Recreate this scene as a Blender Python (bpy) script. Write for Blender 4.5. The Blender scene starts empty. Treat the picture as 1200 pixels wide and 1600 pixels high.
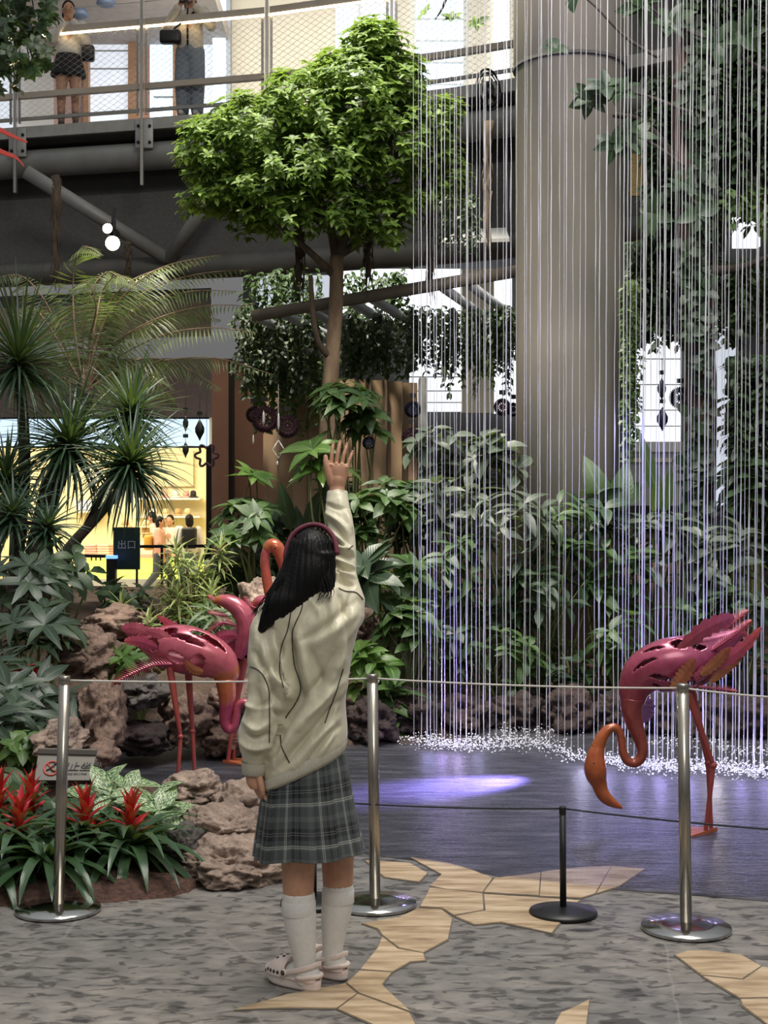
import bpy, math, random
import numpy as np
from mathutils import Vector, Matrix, noise
from mathutils.bvhtree import BVHTree
random.seed(7); np.random.seed(7)
R = math.radians; PI = math.pi
F, HZ, CX, CH = 2200.0, 815.0, 600.0, 1.5      # focal length in pixels, horizon row, centre column, camera height
sc = bpy.context.scene
COL = sc.collection

def P(x, y, Y):                    # the point at depth Y that stands at that place of the photograph
    return Vector(((x-CX)/F*Y, Y, CH-(y-HZ)/F*Y))
def G(x, y, z=0.0):                # the same for a point at height z (below eye level)
    Y = (CH-z)*F/(y-HZ)
    return Vector(((x-CX)/F*Y, Y, z))
def X(x, Y): return (x-CX)/F*Y
def Z(y, Y): return CH-(y-HZ)/F*Y
def pxm(n, Y): return n/F*Y        # n pixels at depth Y in metres
def U(a, b): return random.uniform(a, b)

# ---------------------------------------------------------------- objects
def mesh(name, v, f, smooth=True, uv=None):
    me = bpy.data.meshes.new(name)
    me.from_pydata([tuple(p) for p in v] if not isinstance(v, np.ndarray) else v.tolist(), [], f if not isinstance(f, np.ndarray) else f.tolist())
    if uv is not None:
        l = me.uv_layers.new(name='UVMap')
        vi = np.zeros(len(me.loops), dtype=np.int32); me.loops.foreach_get('vertex_index', vi)
        l.data.foreach_set('uv', np.asarray(uv, dtype=np.float32)[vi].ravel())
    if smooth: me.polygons.foreach_set('use_smooth', [True]*len(me.polygons))
    me.update()
    return me
def link(name, me, m=None, parent=None, loc=None):
    o = bpy.data.objects.new(name, me); COL.objects.link(o)
    if m is not None:
        me.materials.clear()
        for k in (m if isinstance(m, (list, tuple)) else [m]): me.materials.append(k)
    if parent is not None:
        o.parent = parent
        o.matrix_parent_inverse = Matrix.Translation(-parent.location) if parent.parent is None and parent.type == 'EMPTY' else Matrix.Identity(4)
    return o
def tag(o, label=None, cat=None, group=None, kind=None):
    if label: o['label'] = label
    if cat: o['category'] = cat
    if group: o['group'] = group
    if kind: o['kind'] = kind
    return o
def thing(name, label, cat, loc=(0,0,0), group=None):
    o = bpy.data.objects.new(name, None); COL.objects.link(o)
    o.location = loc; o.empty_display_size = .1
    return tag(o, label, cat, group)

class MB:                           # collects shapes into one mesh
    def __init__(s): s.v=[]; s.f=[]; s.uv=[]
    def add(s, v, f, uv=None):
        b=len(s.v); s.v.extend(v); s.f.extend([tuple(i+b for i in q) for q in f])
        s.uv.extend(uv if uv is not None else [(0,0)]*len(v)); return s
    def box(s, lo, hi):
        x0,y0,z0=lo; x1,y1,z1=hi
        v=[Vector(p) for p in ((x0,y0,z0),(x1,y0,z0),(x1,y1,z0),(x0,y1,z0),(x0,y0,z1),(x1,y0,z1),(x1,y1,z1),(x0,y1,z1))]
        return s.add(v,[(0,3,2,1),(4,5,6,7),(0,1,5,4),(1,2,6,5),(2,3,7,6),(3,0,4,7)])
    def bar(s, a, b, w, h=None, up=(0,0,1)):          # square bar from a to b
        a=Vector(a); b=Vector(b); h=h or w; d=(b-a).normalized(); up=Vector(up)
        if abs(d.dot(up))>.98: up=Vector((0,1,0))
        x=d.cross(up).normalized(); y=x.cross(d)
        v=[p+x*i*w/2+y*j*h/2 for p in (a,b) for i,j in ((-1,-1),(1,-1),(1,1),(-1,1))]
        return s.add(v,[(3,2,1,0),(4,5,6,7),(0,1,5,4),(1,2,6,5),(2,3,7,6),(3,0,4,7)])
    def tube(s, pts, rad, n=10, cap=True, flat=1.0):
        pts=[Vector(p) for p in pts]; m=len(pts)
        if not hasattr(rad,'__len__'): rad=[rad]*m
        v=[]; f=[]; uv=[]; up=None
        for i,p in enumerate(pts):
            d=(pts[min(i+1,m-1)]-pts[max(i-1,0)])
            d=d.normalized() if d.length>1e-9 else Vector((0,0,1))
            if up is None:
                up=Vector((0,1,0)) if abs(d.y)<.9 else Vector((1,0,0))
            x=d.cross(up).normalized(); up=x.cross(d).normalized()
            for k in range(n):
                a=2*PI*k/n
                v.append(p+x*math.cos(a)*rad[i]+up*math.sin(a)*rad[i]*flat); uv.append((k/n,i/max(1,m-1)))
        for i in range(m-1):
            for k in range(n):
                f.append((i*n+k,i*n+(k+1)%n,(i+1)*n+(k+1)%n,(i+1)*n+k))
        if cap:
            f.append(tuple(range(n))[::-1]); f.append(tuple((m-1)*n+k for k in range(n)))
        return s.add(v,f,uv)
    def capsule(s, a, b, ra, rb, n=14, flat=1.0):     # tapered limb with round ends
        a=Vector(a); b=Vector(b); d=b-a; L=d.length; d=d.normalized() if L>1e-6 else Vector((0,0,1))
        pts=[]; rr=[]
        for k in range(5):
            t=PI/2*k/5; pts.append(a-d*ra*math.cos(t)); rr.append(max(ra*math.sin(t),ra*.08))
        pts.append(a); rr.append(ra); pts.append(b if L>1e-6 else a+d*1e-4); rr.append(rb)
        for k in range(4,-1,-1):
            t=PI/2*k/5; pts.append(b+d*rb*math.cos(t)); rr.append(max(rb*math.sin(t),rb*.08))
        return s.tube(pts,rr,n,True,flat)
    def chain(s, pts, rad, n=14, flat=1.0):
        for i in range(len(pts)-1): s.capsule(pts[i],pts[i+1],rad[i],rad[i+1],n,flat)
        return s
    def ball(s, c, rx, ry=None, rz=None, rot=None, n=16):
        ry=ry or rx; rz=rz or rx; v=[]; f=[]; m=n//2; c=Vector(c)
        for i in range(m+1):
            t=PI*i/m
            for k in range(n):
                a=2*PI*k/n
                q=Vector((rx*max(math.sin(t),.01)*math.cos(a), ry*max(math.sin(t),.01)*math.sin(a), -rz*math.cos(t)))
                if rot is not None: q=rot@q
                v.append(c+q)
        for i in range(m):
            for k in range(n): f.append((i*n+k,i*n+(k+1)%n,(i+1)*n+(k+1)%n,(i+1)*n+k))
        f.append(tuple(range(n))[::-1]); f.append(tuple(m*n+k for k in range(n)))
        return s.add(v,f)
    def lathe(s, prof, c=(0,0,0), n=32, cap=True):    # profile of (radius, z)
        c=Vector(c); v=[]; f=[]; m=len(prof); uv=[]
        for i,(r,z) in enumerate(prof):
            for k in range(n):
                a=2*PI*k/n; v.append(c+Vector((r*math.cos(a),r*math.sin(a),z))); uv.append((k/n,i/max(1,m-1)))
        for i in range(m-1):
            for k in range(n): f.append((i*n+k,i*n+(k+1)%n,(i+1)*n+(k+1)%n,(i+1)*n+k))
        if cap: f.append(tuple(range(n))[::-1]); f.append(tuple((m-1)*n+k for k in range(n)))
        return s.add(v,f,uv)
    def loft(s, rings, cap=True, uv=None):            # rings: equal-length lists of points
        n=len(rings[0]); m=len(rings); v=[p for r in rings for p in r]; f=[]
        u=[(k/n,i/max(1,m-1)) for i in range(m) for k in range(n)] if uv is None else uv
        for i in range(m-1):
            for k in range(n): f.append((i*n+k,i*n+(k+1)%n,(i+1)*n+(k+1)%n,(i+1)*n+k))
        if cap: f.append(tuple(range(n))[::-1]); f.append(tuple((m-1)*n+k for k in range(n)))
        return s.add(v,f,u)
    def prism(s, poly, z0, z1):                       # polygon of (x,y) points
        n=len(poly); v=[Vector((p[0],p[1],z0)) for p in poly]+[Vector((p[0],p[1],z1)) for p in poly]
        return s.add(v,[tuple(range(n))[::-1],tuple(range(n,2*n))]+[(k,(k+1)%n,n+(k+1)%n,n+k) for k in range(n)])
    def mesh(s, name, smooth=True): return mesh(name,s.v,s.f,smooth,s.uv)
    def link(s, name, m=None, parent=None, smooth=True): return link(name,s.mesh(name,smooth),m,parent)

def evaluate(me, mods):
    o=bpy.data.objects.new('tmp',me); COL.objects.link(o)
    for t,kw in mods:
        md=o.modifiers.new(t,t)
        for k,v in kw.items(): setattr(md,k,v)
    dg=bpy.context.evaluated_depsgraph_get(); dg.update()
    r=bpy.data.meshes.new_from_object(o.evaluated_get(dg))
    bpy.data.objects.remove(o)
    r.polygons.foreach_set('use_smooth',[True]*len(r.polygons))
    return r
def fuse(mb, vox, it=6, fac=.5):     # one continuous skin around overlapping closed shapes
    me=mb.mesh('tmp')
    return evaluate(me,[('REMESH',dict(mode='VOXEL',voxel_size=vox)),('SMOOTH',dict(factor=fac,iterations=it))])
def bevelled(me, w=.004, seg=2):
    return evaluate(me,[('BEVEL',dict(width=w,segments=seg,limit_method='ANGLE'))])
def catmull(pts, n=6):
    pts=[np.array(p,dtype=float) for p in pts]; out=[]
    for i in range(len(pts)-1):
        p0=pts[max(i-1,0)];p1=pts[i];p2=pts[i+1];p3=pts[min(i+2,len(pts)-1)]
        for k in range(n):
            t=k/n
            out.append(.5*((2*p1)+(-p0+p2)*t+(2*p0-5*p1+4*p2-p3)*t*t+(-p0+3*p1-3*p2+p3)*t**3))
    out.append(pts[-1]); return out

# ---------------------------------------------------------------- materials
MATS={}
def node_mat(name):
    m=bpy.data.materials.new(name); m.use_nodes=True
    nt=m.node_tree; b=nt.nodes['Principled BSDF']
    return m,nt,b
def ramp(nt, stops, interp='LINEAR'):
    r=nt.nodes.new('ShaderNodeValToRGB'); r.color_ramp.interpolation=interp
    e=r.color_ramp.elements
    while len(e)<len(stops): e.new(.5)
    for k,(p,c) in enumerate(stops): e[k].position=p; e[k].color=(*c,1) if len(c)==3 else c
    return r
def coords(nt, kind='Object'):
    return nt.nodes.new('ShaderNodeTexCoord').outputs[kind]
def mapping(nt, src, scale=(1,1,1), rot=(0,0,0)):
    mp=nt.nodes.new('ShaderNodeMapping'); mp.inputs['Scale'].default_value=scale; mp.inputs['Rotation'].default_value=rot
    nt.links.new(src,mp.inputs['Vector']); return mp.outputs['Vector']
def noise_tex(nt, vec, scale, detail=4, rough=.55):
    n=nt.nodes.new('ShaderNodeTexNoise'); n.inputs['Scale'].default_value=scale; n.inputs['Detail'].default_value=detail; n.inputs['Roughness'].default_value=rough
    nt.links.new(vec,n.inputs['Vector']); return n.outputs['Fac']
def bump(nt, b, h, strength=.3, dist=.01):
    bp=nt.nodes.new('ShaderNodeBump'); bp.inputs['Strength'].default_value=strength; bp.inputs['Distance'].default_value=dist
    nt.links.new(h,bp.inputs['Height']); nt.links.new(bp.outputs['Normal'],b.inputs['Normal']); return bp
def math_n(nt, op, a, b=None, c=None):
    m=nt.nodes.new('ShaderNodeMath'); m.operation=op
    for i,x in enumerate((a,b,c)):
        if x is None: continue
        if isinstance(x,(int,float)): m.inputs[i].default_value=x
        else: nt.links.new(x,m.inputs[i])
    return m.outputs[0]
def mixc(nt, fac, a, b, mode='MIX'):
    m=nt.nodes.new('ShaderNodeMix'); m.data_type='RGBA'; m.blend_type=mode
    for i,x in ((0,fac),(6,a),(7,b)):
        if isinstance(x,(int,float)): m.inputs[i].default_value=x
        elif isinstance(x,tuple): m.inputs[i].default_value=(*x,1)
        else: nt.links.new(x,m.inputs[i])
    return m.outputs[2]
def mat(name, c, rough=.5, metal=0, c2=None, scale=8, bs=0, bscale=40, bdist=.004, emit=0, stretch=(1,1,1), spec=None, coat=0):
    m,nt,b=node_mat(name)
    b.inputs['Base Color'].default_value=(*c,1); b.inputs['Roughness'].default_value=rough; b.inputs['Metallic'].default_value=metal
    if spec is not None: b.inputs['Specular IOR Level'].default_value=spec
    if coat: b.inputs['Coat Weight'].default_value=coat; b.inputs['Coat Roughness'].default_value=.1
    v=mapping(nt,coords(nt),stretch)
    if c2 is None: c2=tuple(k*.82 for k in c)
    r=ramp(nt,[(.35,c),(.7,c2)]); nt.links.new(noise_tex(nt,v,scale),r.inputs[0]); nt.links.new(r.outputs[0],b.inputs['Base Color'])
    if emit:
        b.inputs['Emission Strength'].default_value=emit; nt.links.new(r.outputs[0],b.inputs['Emission Color'])
    if bs: bump(nt,b,noise_tex(nt,v,bscale,6,.6),bs,bdist)
    MATS[name]=m; return m
def leaf_mat(name, c1, c2, rib=None, edge=None, rough=.38, trans=.25, blotch=None, spec=.5):
    """green blade: every leaf its own tint between c1 and c2; lighter midrib, margin and blotches where the plant has them (UV: x across, y along)"""
    m,nt,b=node_mat(name)
    g=nt.nodes.new('ShaderNodeNewGeometry')
    r=ramp(nt,[(0,c1),(1,c2)]); nt.links.new(g.outputs['Random Per Island'],r.inputs[0]); col=r.outputs[0]
    uv=coords(nt,'UV'); sp=nt.nodes.new('ShaderNodeSeparateXYZ'); nt.links.new(uv,sp.inputs[0])
    ax=math_n(nt,'ABSOLUTE',math_n(nt,'SUBTRACT',sp.outputs[0],.5))     # 0 at midrib, .5 at the margin
    veins=math_n(nt,'SINE',math_n(nt,'MULTIPLY',math_n(nt,'SUBTRACT',sp.outputs[1],math_n(nt,'MULTIPLY',ax,.5)),80.0))
    if blotch:
        n=noise_tex(nt,mapping(nt,uv,(6,5,1)),2.2,3); rr=ramp(nt,[(.47,(0,0,0)),(.56,(1,1,1))]); nt.links.new(n,rr.inputs[0]); col=mixc(nt,rr.outputs[0],col,blotch)
    if rib:
        rr=ramp(nt,[(.02,(1,1,1)),(.06,(0,0,0))]); nt.links.new(ax,rr.inputs[0]); col=mixc(nt,rr.outputs[0],col,rib)
    if edge:
        rr=ramp(nt,[(.28,(0,0,0)),(.34,(1,1,1))]); nt.links.new(ax,rr.inputs[0]); col=mixc(nt,rr.outputs[0],col,edge)
    nt.links.new(col,b.inputs['Base Color']); b.inputs['Roughness'].default_value=rough; b.inputs['Specular IOR Level'].default_value=spec
    bump(nt,b,veins,.12,.004)
    t=nt.nodes.new('ShaderNodeBsdfTranslucent'); nt.links.new(mixc(nt,.35,col,(.5,.75,.1)),t.inputs['Color'])
    mx=nt.nodes.new('ShaderNodeMixShader'); mx.inputs[0].default_value=trans
    nt.links.new(b.outputs[0],mx.inputs[1]); nt.links.new(t.outputs[0],mx.inputs[2])
    nt.links.new(mx.outputs[0],nt.nodes['Material Output'].inputs['Surface'])
    MATS[name]=m; return m

# ---------------------------------------------------------------- leaves
def prof_ovate(t): return np.sin(PI*np.clip(t,0,1)**.8)**.9
def prof_lance(t): return np.sin(PI*np.clip(t,0,1)**.7)**1.2
def prof_strap(t): return np.clip(np.minimum(t*14,1),0,1)*(1-t**3)
def prof_sword(t): return (1-t)**.65*np.minimum(1,.55+t*3)
PROF={'ovate':prof_ovate,'lance':prof_lance,'strap':prof_strap,'sword':prof_sword}
def blades(recs, prof='ovate', ns=4, wave=0):
    """recs: (origin, direction, up, length, half width, droop angle, fold angle) per leaf -> verts, quads, uv"""
    if not recs: return np.zeros((0,3)),np.zeros((0,4),int),np.zeros((0,2))
    O=np.array([tuple(r[0]) for r in recs]);D=np.array([tuple(r[1]) for r in recs]);Uv=np.array([tuple(r[2]) for r in recs])
    L=np.array([r[3] for r in recs]);W=np.array([r[4] for r in recs]);A=np.array([r[5] for r in recs]);Fo=np.array([r[6] for r in recs])
    A=np.where(np.abs(A)<1e-3,1e-3,A)
    D/=np.linalg.norm(D,axis=1)[:,None]+1e-9
    S=np.cross(D,Uv); S/=np.linalg.norm(S,axis=1)[:,None]+1e-9; Uv=np.cross(S,D)
    t=np.linspace(0,1,ns+1); w=PROF[prof](t); w[0]=max(w[0],.06); w[-1]=max(w[-1],.03)
    N=len(recs); V=np.zeros((N,ns+1,3,3)); UVs=np.zeros((N,ns+1,3,2))
    for i,ti in enumerate(t):
        a=(A*ti)[:,None]
        c=O+L[:,None]*(D*np.sin(a)/A[:,None]-Uv*(1-np.cos(a))/A[:,None])
        nn=Uv*np.cos(a)+D*np.sin(a)
        hw=(W*w[i])[:,None]; cf=np.cos(Fo)[:,None]; sf=np.sin(Fo)[:,None]
        V[:,i,0]=c-S*hw*cf+nn*hw*sf; V[:,i,1]=c; V[:,i,2]=c+S*hw*cf+nn*hw*sf
        UVs[:,i,0]=(0,ti); UVs[:,i,1]=(.5,ti); UVs[:,i,2]=(1,ti)
    k=3*(ns+1); q=[]
    for i in range(ns):
        b=i*3; q+= [(b,b+1,b+4,b+3),(b+1,b+2,b+5,b+4)]
    q=np.array(q); Fq=(q[None]+np.arange(N)[:,None,None]*k).reshape(-1,4)
    return V.reshape(-1,3),Fq,UVs.reshape(-1,2)
def leaf_obj(name, recs, m, parent=None, prof='ovate', ns=4):
    v,f,uv=blades(recs,prof,ns)
    return link(name,mesh(name,v,f,True,uv),m,parent)
def rv(s=1.0): return Vector((U(-1,1),U(-1,1),U(-1,1))).normalized()*s
def whorl(recs, c, axis, n, L, W, spread=1.2, droop=.6, fold=.25, jit=.2):
    axis=Vector(axis).normalized(); x=axis.orthogonal().normalized(); y=axis.cross(x); o=U(0,6.3)
    for k in range(n):
        a=o+2*PI*k/n+U(-jit,jit); s=spread+U(-.2,.2)
        d=(x*math.cos(a)+y*math.sin(a))*math.sin(s)+axis*math.cos(s)
        l=L*U(.75,1.15)
        recs.append((c,d,axis+rv(.15),l,W*l/L*U(.85,1.1),droop*U(.6,1.4),fold*U(.5,1.3)))
# ---------------------------------------------------------------- palette
bark=mat('bark',(.12,.085,.055),.85,c2=(.06,.042,.028),scale=14,bs=.8,bscale=30,bdist=.02,stretch=(1,1,.25))
bark_pale=mat('pale_bark',(.30,.21,.13),.8,c2=(.16,.10,.06),scale=12,bs=.6,bscale=40,bdist=.015,stretch=(1,1,.3))
bark_dark=mat('dark_bark',(.06,.045,.035),.9,c2=(.03,.022,.018),scale=16,bs=.8,bscale=34,bdist=.02,stretch=(1,1,.4))
stemg=mat('green_stem',(.12,.16,.05),.6,c2=(.10,.09,.04),scale=10)
L_canopy=leaf_mat('canopy_leaf',(.026,.06,.009),(.15,.24,.032),rib=(.16,.25,.07),rough=.5,trans=.32,spec=.25)
L_dark=leaf_mat('dark_leaf',(.010,.028,.011),(.028,.06,.02),rib=(.05,.085,.035),rough=.45,trans=.15)
L_mid=leaf_mat('mid_leaf',(.022,.055,.016),(.055,.11,.026),rib=(.09,.15,.05),rough=.47,trans=.22)
L_bright=leaf_mat('bright_leaf',(.05,.115,.022),(.11,.20,.04),rib=(.18,.27,.09),rough=.38,trans=.28)
L_umb=leaf_mat('umbrella_leaf',(.018,.036,.021),(.046,.078,.044),rib=(.08,.12,.06),rough=.38,trans=.12)
L_silver=leaf_mat('silvery_leaf',(.03,.046,.029),(.09,.118,.082),rib=(.13,.165,.115),rough=.45,trans=.15)
L_sword=leaf_mat('sword_leaf',(.010,.032,.018),(.032,.07,.036),rough=.4,trans=.15)
L_frond=leaf_mat('frond_leaf',(.07,.10,.035),(.16,.19,.08),rough=.42,trans=.35)
L_vari=leaf_mat('striped_leaf',(.10,.19,.05),(.17,.26,.07),edge=(.55,.55,.22),rough=.42,trans=.25)
L_agla=leaf_mat('blotched_leaf',(.04,.12,.05),(.08,.18,.07),blotch=(.55,.65,.36),rough=.35,trans=.2)
L_brom=leaf_mat('bromeliad_leaf',(.022,.06,.025),(.055,.11,.048),rough=.26,trans=.12,spec=.6)
L_red=leaf_mat('red_bract',(.42,.006,.018),(.65,.012,.03),rough=.3,trans=.12)
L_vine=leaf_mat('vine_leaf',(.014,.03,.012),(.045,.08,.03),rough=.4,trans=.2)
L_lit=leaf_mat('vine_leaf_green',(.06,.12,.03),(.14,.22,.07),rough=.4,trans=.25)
steel=None
def brushed(name,c,rough=.28):
    m,nt,b=node_mat(name); b.inputs['Metallic'].default_value=1; b.inputs['Base Color'].default_value=(*c,1)
    n=noise_tex(nt,mapping(nt,coords(nt),(300,300,6)),1.0,4)
    r=ramp(nt,[(.3,(rough*.8,)*3),(.7,(rough*1.25,)*3)]); nt.links.new(n,r.inputs[0]); nt.links.new(r.outputs[0],b.inputs['Roughness'])
    return m
steel=brushed('brushed_steel',(.40,.365,.31),.27)
steel_disc=brushed('polished_steel',(.48,.47,.45),.15)
rail_metal=mat('rail_metal',(.50,.43,.35),.4,.2,c2=(.42,.36,.29),scale=3)
post_metal=mat('post_metal',(.38,.36,.33),.4,.6,scale=4)
net_wire=mat('net_wire',(.55,.54,.52),.45,.3)
black_metal=mat('black_metal',(.012,.012,.013),.42,.2,scale=20)
black_cord=mat('black_cord',(.01,.01,.012),.7)
grey_cord=mat('grey_cord',(.60,.57,.52),.55)
tube_grey=mat('grey_tube_paint',(.27,.27,.255),.5,.2,c2=(.20,.20,.185),scale=2.5)
tube_dark=mat('dark_tube_paint',(.12,.115,.10),.55,.1,c2=(.08,.078,.07),scale=2.5)
rockm=None
def rock_mat(name,c1,c2,c3):
    m,nt,b=node_mat(name); o=coords(nt)
    n1=noise_tex(nt,o,3.2,6,.65); n2=noise_tex(nt,o,19,8,.7)
    r=ramp(nt,[(.3,c3),(.48,c2),(.68,c1)]); nt.links.new(n1,r.inputs[0])
    r2=ramp(nt,[(.3,(.25,.23,.22)),(.62,(1,1,1))]); nt.links.new(n2,r2.inputs[0])
    nt.links.new(mixc(nt,.8,r.outputs[0],r2.outputs[0],'MULTIPLY'),b.inputs['Base Color']); b.inputs['Roughness'].default_value=.88
    vo=nt.nodes.new('ShaderNodeTexVoronoi'); vo.inputs['Scale'].default_value=26; nt.links.new(o,vo.inputs['Vector'])
    h=math_n(nt,'ADD',math_n(nt,'MULTIPLY',vo.outputs['Distance'],.6),n2)
    bump(nt,b,h,.9,.03); return m
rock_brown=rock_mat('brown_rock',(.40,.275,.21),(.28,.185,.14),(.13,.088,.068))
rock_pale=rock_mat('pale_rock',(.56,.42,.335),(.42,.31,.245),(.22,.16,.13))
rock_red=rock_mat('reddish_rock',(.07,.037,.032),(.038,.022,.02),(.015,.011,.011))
rock_grey=rock_mat('grey_rock',(.21,.185,.165),(.125,.11,.10),(.05,.045,.043))
soil=mat('soil',(.12,.075,.05),.95,c2=(.05,.033,.024),scale=9,bs=1,bscale=30,bdist=.05)
mulch=mat('mulch',(.17,.085,.06),.95,c2=(.05,.03,.022),scale=38,bs=1,bscale=60,bdist=.03)
flam_pink=None
def flamingo_mat(name,stops,rough=.27):
    m,nt,b=node_mat(name); sp=nt.nodes.new('ShaderNodeSeparateXYZ'); nt.links.new(coords(nt,'UV'),sp.inputs[0])
    n=noise_tex(nt,coords(nt),9,4); v=math_n(nt,'ADD',sp.outputs[1],math_n(nt,'MULTIPLY',math_n(nt,'SUBTRACT',n,.5),.12))
    r=ramp(nt,stops); nt.links.new(v,r.inputs[0])
    n2=noise_tex(nt,coords(nt),28,4); r2=ramp(nt,[(.35,(.6,.55,.55)),(.6,(1,1,1))]); nt.links.new(n2,r2.inputs[0])
    nt.links.new(mixc(nt,.5,r.outputs[0],r2.outputs[0],'MULTIPLY'),b.inputs['Base Color'])
    b.inputs['Roughness'].default_value=rough; b.inputs['Metallic'].default_value=.25; b.inputs['Coat Weight'].default_value=.5; b.inputs['Coat Roughness'].default_value=.12
    bump(nt,b,n2,.15,.004); return m
pink=(.55,.12,.17); rose=(.46,.085,.14); orange=(.50,.13,.045); rust=(.36,.09,.03)
# ---------------------------------------------------------------- floor, pool, banks
def floor_material():
    m,nt,b=node_mat('stamped_slate'); o=coords(nt)
    def flakes(scale,rot,dist):
        t=nt.nodes.new('ShaderNodeTexNoise'); t.inputs['Scale'].default_value=1; t.inputs['Detail'].default_value=3; t.inputs['Distortion'].default_value=dist
        nt.links.new(mapping(nt,o,scale,rot),t.inputs['Vector']); return t.outputs['Fac']
    n=flakes((9,15,1),(0,0,.35),.5); n2=flakes((11,21,1),(0,0,-.25),.8)
    r=ramp(nt,[(.30,(.145,.138,.13)),(.5,(.20,.19,.175)),(.7,(.275,.257,.235))]); nt.links.new(n,r.inputs[0])
    r2=ramp(nt,[(.385,(.34,.34,.35)),(.42,(.62,.62,.62)),(.45,(1,1,1))]); nt.links.new(n2,r2.inputs[0])
    r3=ramp(nt,[(.36,(.55,.55,.56)),(.40,(1,1,1))]); nt.links.new(n,r3.inputs[0])
    c=mixc(nt,1.0,mixc(nt,.9,r.outputs[0],r2.outputs[0],'MULTIPLY'),r3.outputs[0],'MULTIPLY')
    big=noise_tex(nt,o,.9,3); rb=ramp(nt,[(.35,(.72,.72,.74)),(.65,(1.12,1.08,1.04))]); nt.links.new(big,rb.inputs[0])
    c=mixc(nt,1.0,c,rb.outputs[0],'MULTIPLY')
    vo=nt.nodes.new('ShaderNodeTexVoronoi'); vo.feature='DISTANCE_TO_EDGE'; vo.inputs['Scale'].default_value=.9
    wv=nt.nodes.new('ShaderNodeVectorMath'); wv.operation='ADD'
    nn=nt.nodes.new('ShaderNodeTexNoise'); nn.inputs['Scale'].default_value=5; nt.links.new(o,nn.inputs['Vector'])
    sc_=nt.nodes.new('ShaderNodeVectorMath'); sc_.operation='SCALE'; sc_.inputs['Scale'].default_value=.03; nt.links.new(nn.outputs['Color'],sc_.inputs[0])
    nt.links.new(o,wv.inputs[0]); nt.links.new(sc_.outputs[0],wv.inputs[1]); nt.links.new(wv.outputs[0],vo.inputs['Vector'])
    rj=ramp(nt,[(.002,(1,1,1)),(.0045,(0,0,0))]); nt.links.new(vo.outputs['Distance'],rj.inputs[0])
    c=mixc(nt,math_n(nt,'MULTIPLY',rj.outputs[0],.35),c,(.36,.33,.30))
    nt.links.new(c,b.inputs['Base Color']); b.inputs['Roughness'].default_value=.52
    bump(nt,b,math_n(nt,'ADD',n,n2),.35,.012); return m
def flag_material():
    m,nt,b=node_mat('tan_flagstone'); o=coords(nt)
    g=nt.nodes.new('ShaderNodeNewGeometry')
    n=noise_tex(nt,mapping(nt,o,(4,20,1),(0,0,.5)),1.0,6,.6)
    r=ramp(nt,[(.34,(.28,.195,.115)),(.5,(.47,.36,.235)),(.66,(.62,.50,.36))]); nt.links.new(n,r.inputs[0])
    r2=ramp(nt,[(0,(.68,.64,.58)),(1,(1.08,1.04,1.0))]); nt.links.new(g.outputs['Random Per Island'],r2.inputs[0])
    nt.links.new(mixc(nt,1,r.outputs[0],r2.outputs[0],'MULTIPLY'),b.inputs['Base Color']); b.inputs['Roughness'].default_value=.5
    bump(nt,b,n,.3,.01); return m
fl=link('floor',mesh('floor',[(-14,.5,0),(14,.5,0),(14,40,0),(-14,40,0)],[(0,1,2,3)],False),floor_material()); tag(fl,kind='structure')
flag=flag_material(); joint=mat('flag_joint',(.17,.145,.115),.8)
inlays=[
 [(367,1580),(449,1556),(540,1539),(558,1555),(527,1578),(440,1577)],
 [(559,1556),(640,1585),(652,1608),(588,1606),(527,1579)],
 [(541,1538),(562,1519),(612,1522),(597,1541),(641,1583),(560,1554)],
 [(563,1517),(590,1483),(597,1466),(622,1485),(662,1492),(665,1503),(641,1505),(613,1521)],
 [(566,1445),(624,1435),(654,1421),(690,1423),(707,1437),(700,1470),(661,1491),(623,1483),(598,1464),(590,1453)],
 [(672,1389),(754,1398),(756,1424),(709,1432),(691,1421),(656,1418)],
 [(756,1399),(834,1404),(905,1409),(862,1460),(783,1443),(742,1447),(711,1434),(758,1425)],
 [(640,1341),(700,1350),(735,1360),(770,1374),(754,1396),(700,1392),(672,1386),(690,1368)],
 [(772,1374),(817,1369),(845,1365),(842,1401),(756,1396)],
 [(846,1364),(908,1357),(955,1355),(930,1398),(908,1405),(843,1402)],
 [(956,1355),(1008,1359),(967,1387),(932,1398)],
 [(1054,1494),(1075,1488),(1100,1487),(1158,1494),(1190,1512),(1160,1532),(1096,1526)],
 [(1191,1513),(1240,1520),(1250,1560),(1156,1562),(1098,1528),(1161,1534)],
 [(1157,1564),(1250,1562),(1270,1610),(1200,1604),(1160,1574)],
 [(865,1606),(876,1585),(900,1575),(921,1564),(916,1606)],
 [(570,1346),(640,1350),(668,1366),(655,1380),(600,1372)],
]
for k,pl in enumerate(inlays):
    pts=[G(x,y) for x,y in pl]
    mb=MB(); c=sum(pts,Vector())/len(pts)
    mb.prism([p+(c-p).normalized()*.002 for p in pts],.0,.0065)
    o=mb.link('floor_inlay',flag,smooth=False); tag(o,kind='structure')
    mb=MB(); mb.prism([p+(p-c).normalized()*.004 for p in pts],.0,.0035)
    o=mb.link('floor_inlay_joint',joint,smooth=False); tag(o,kind='structure')
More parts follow.
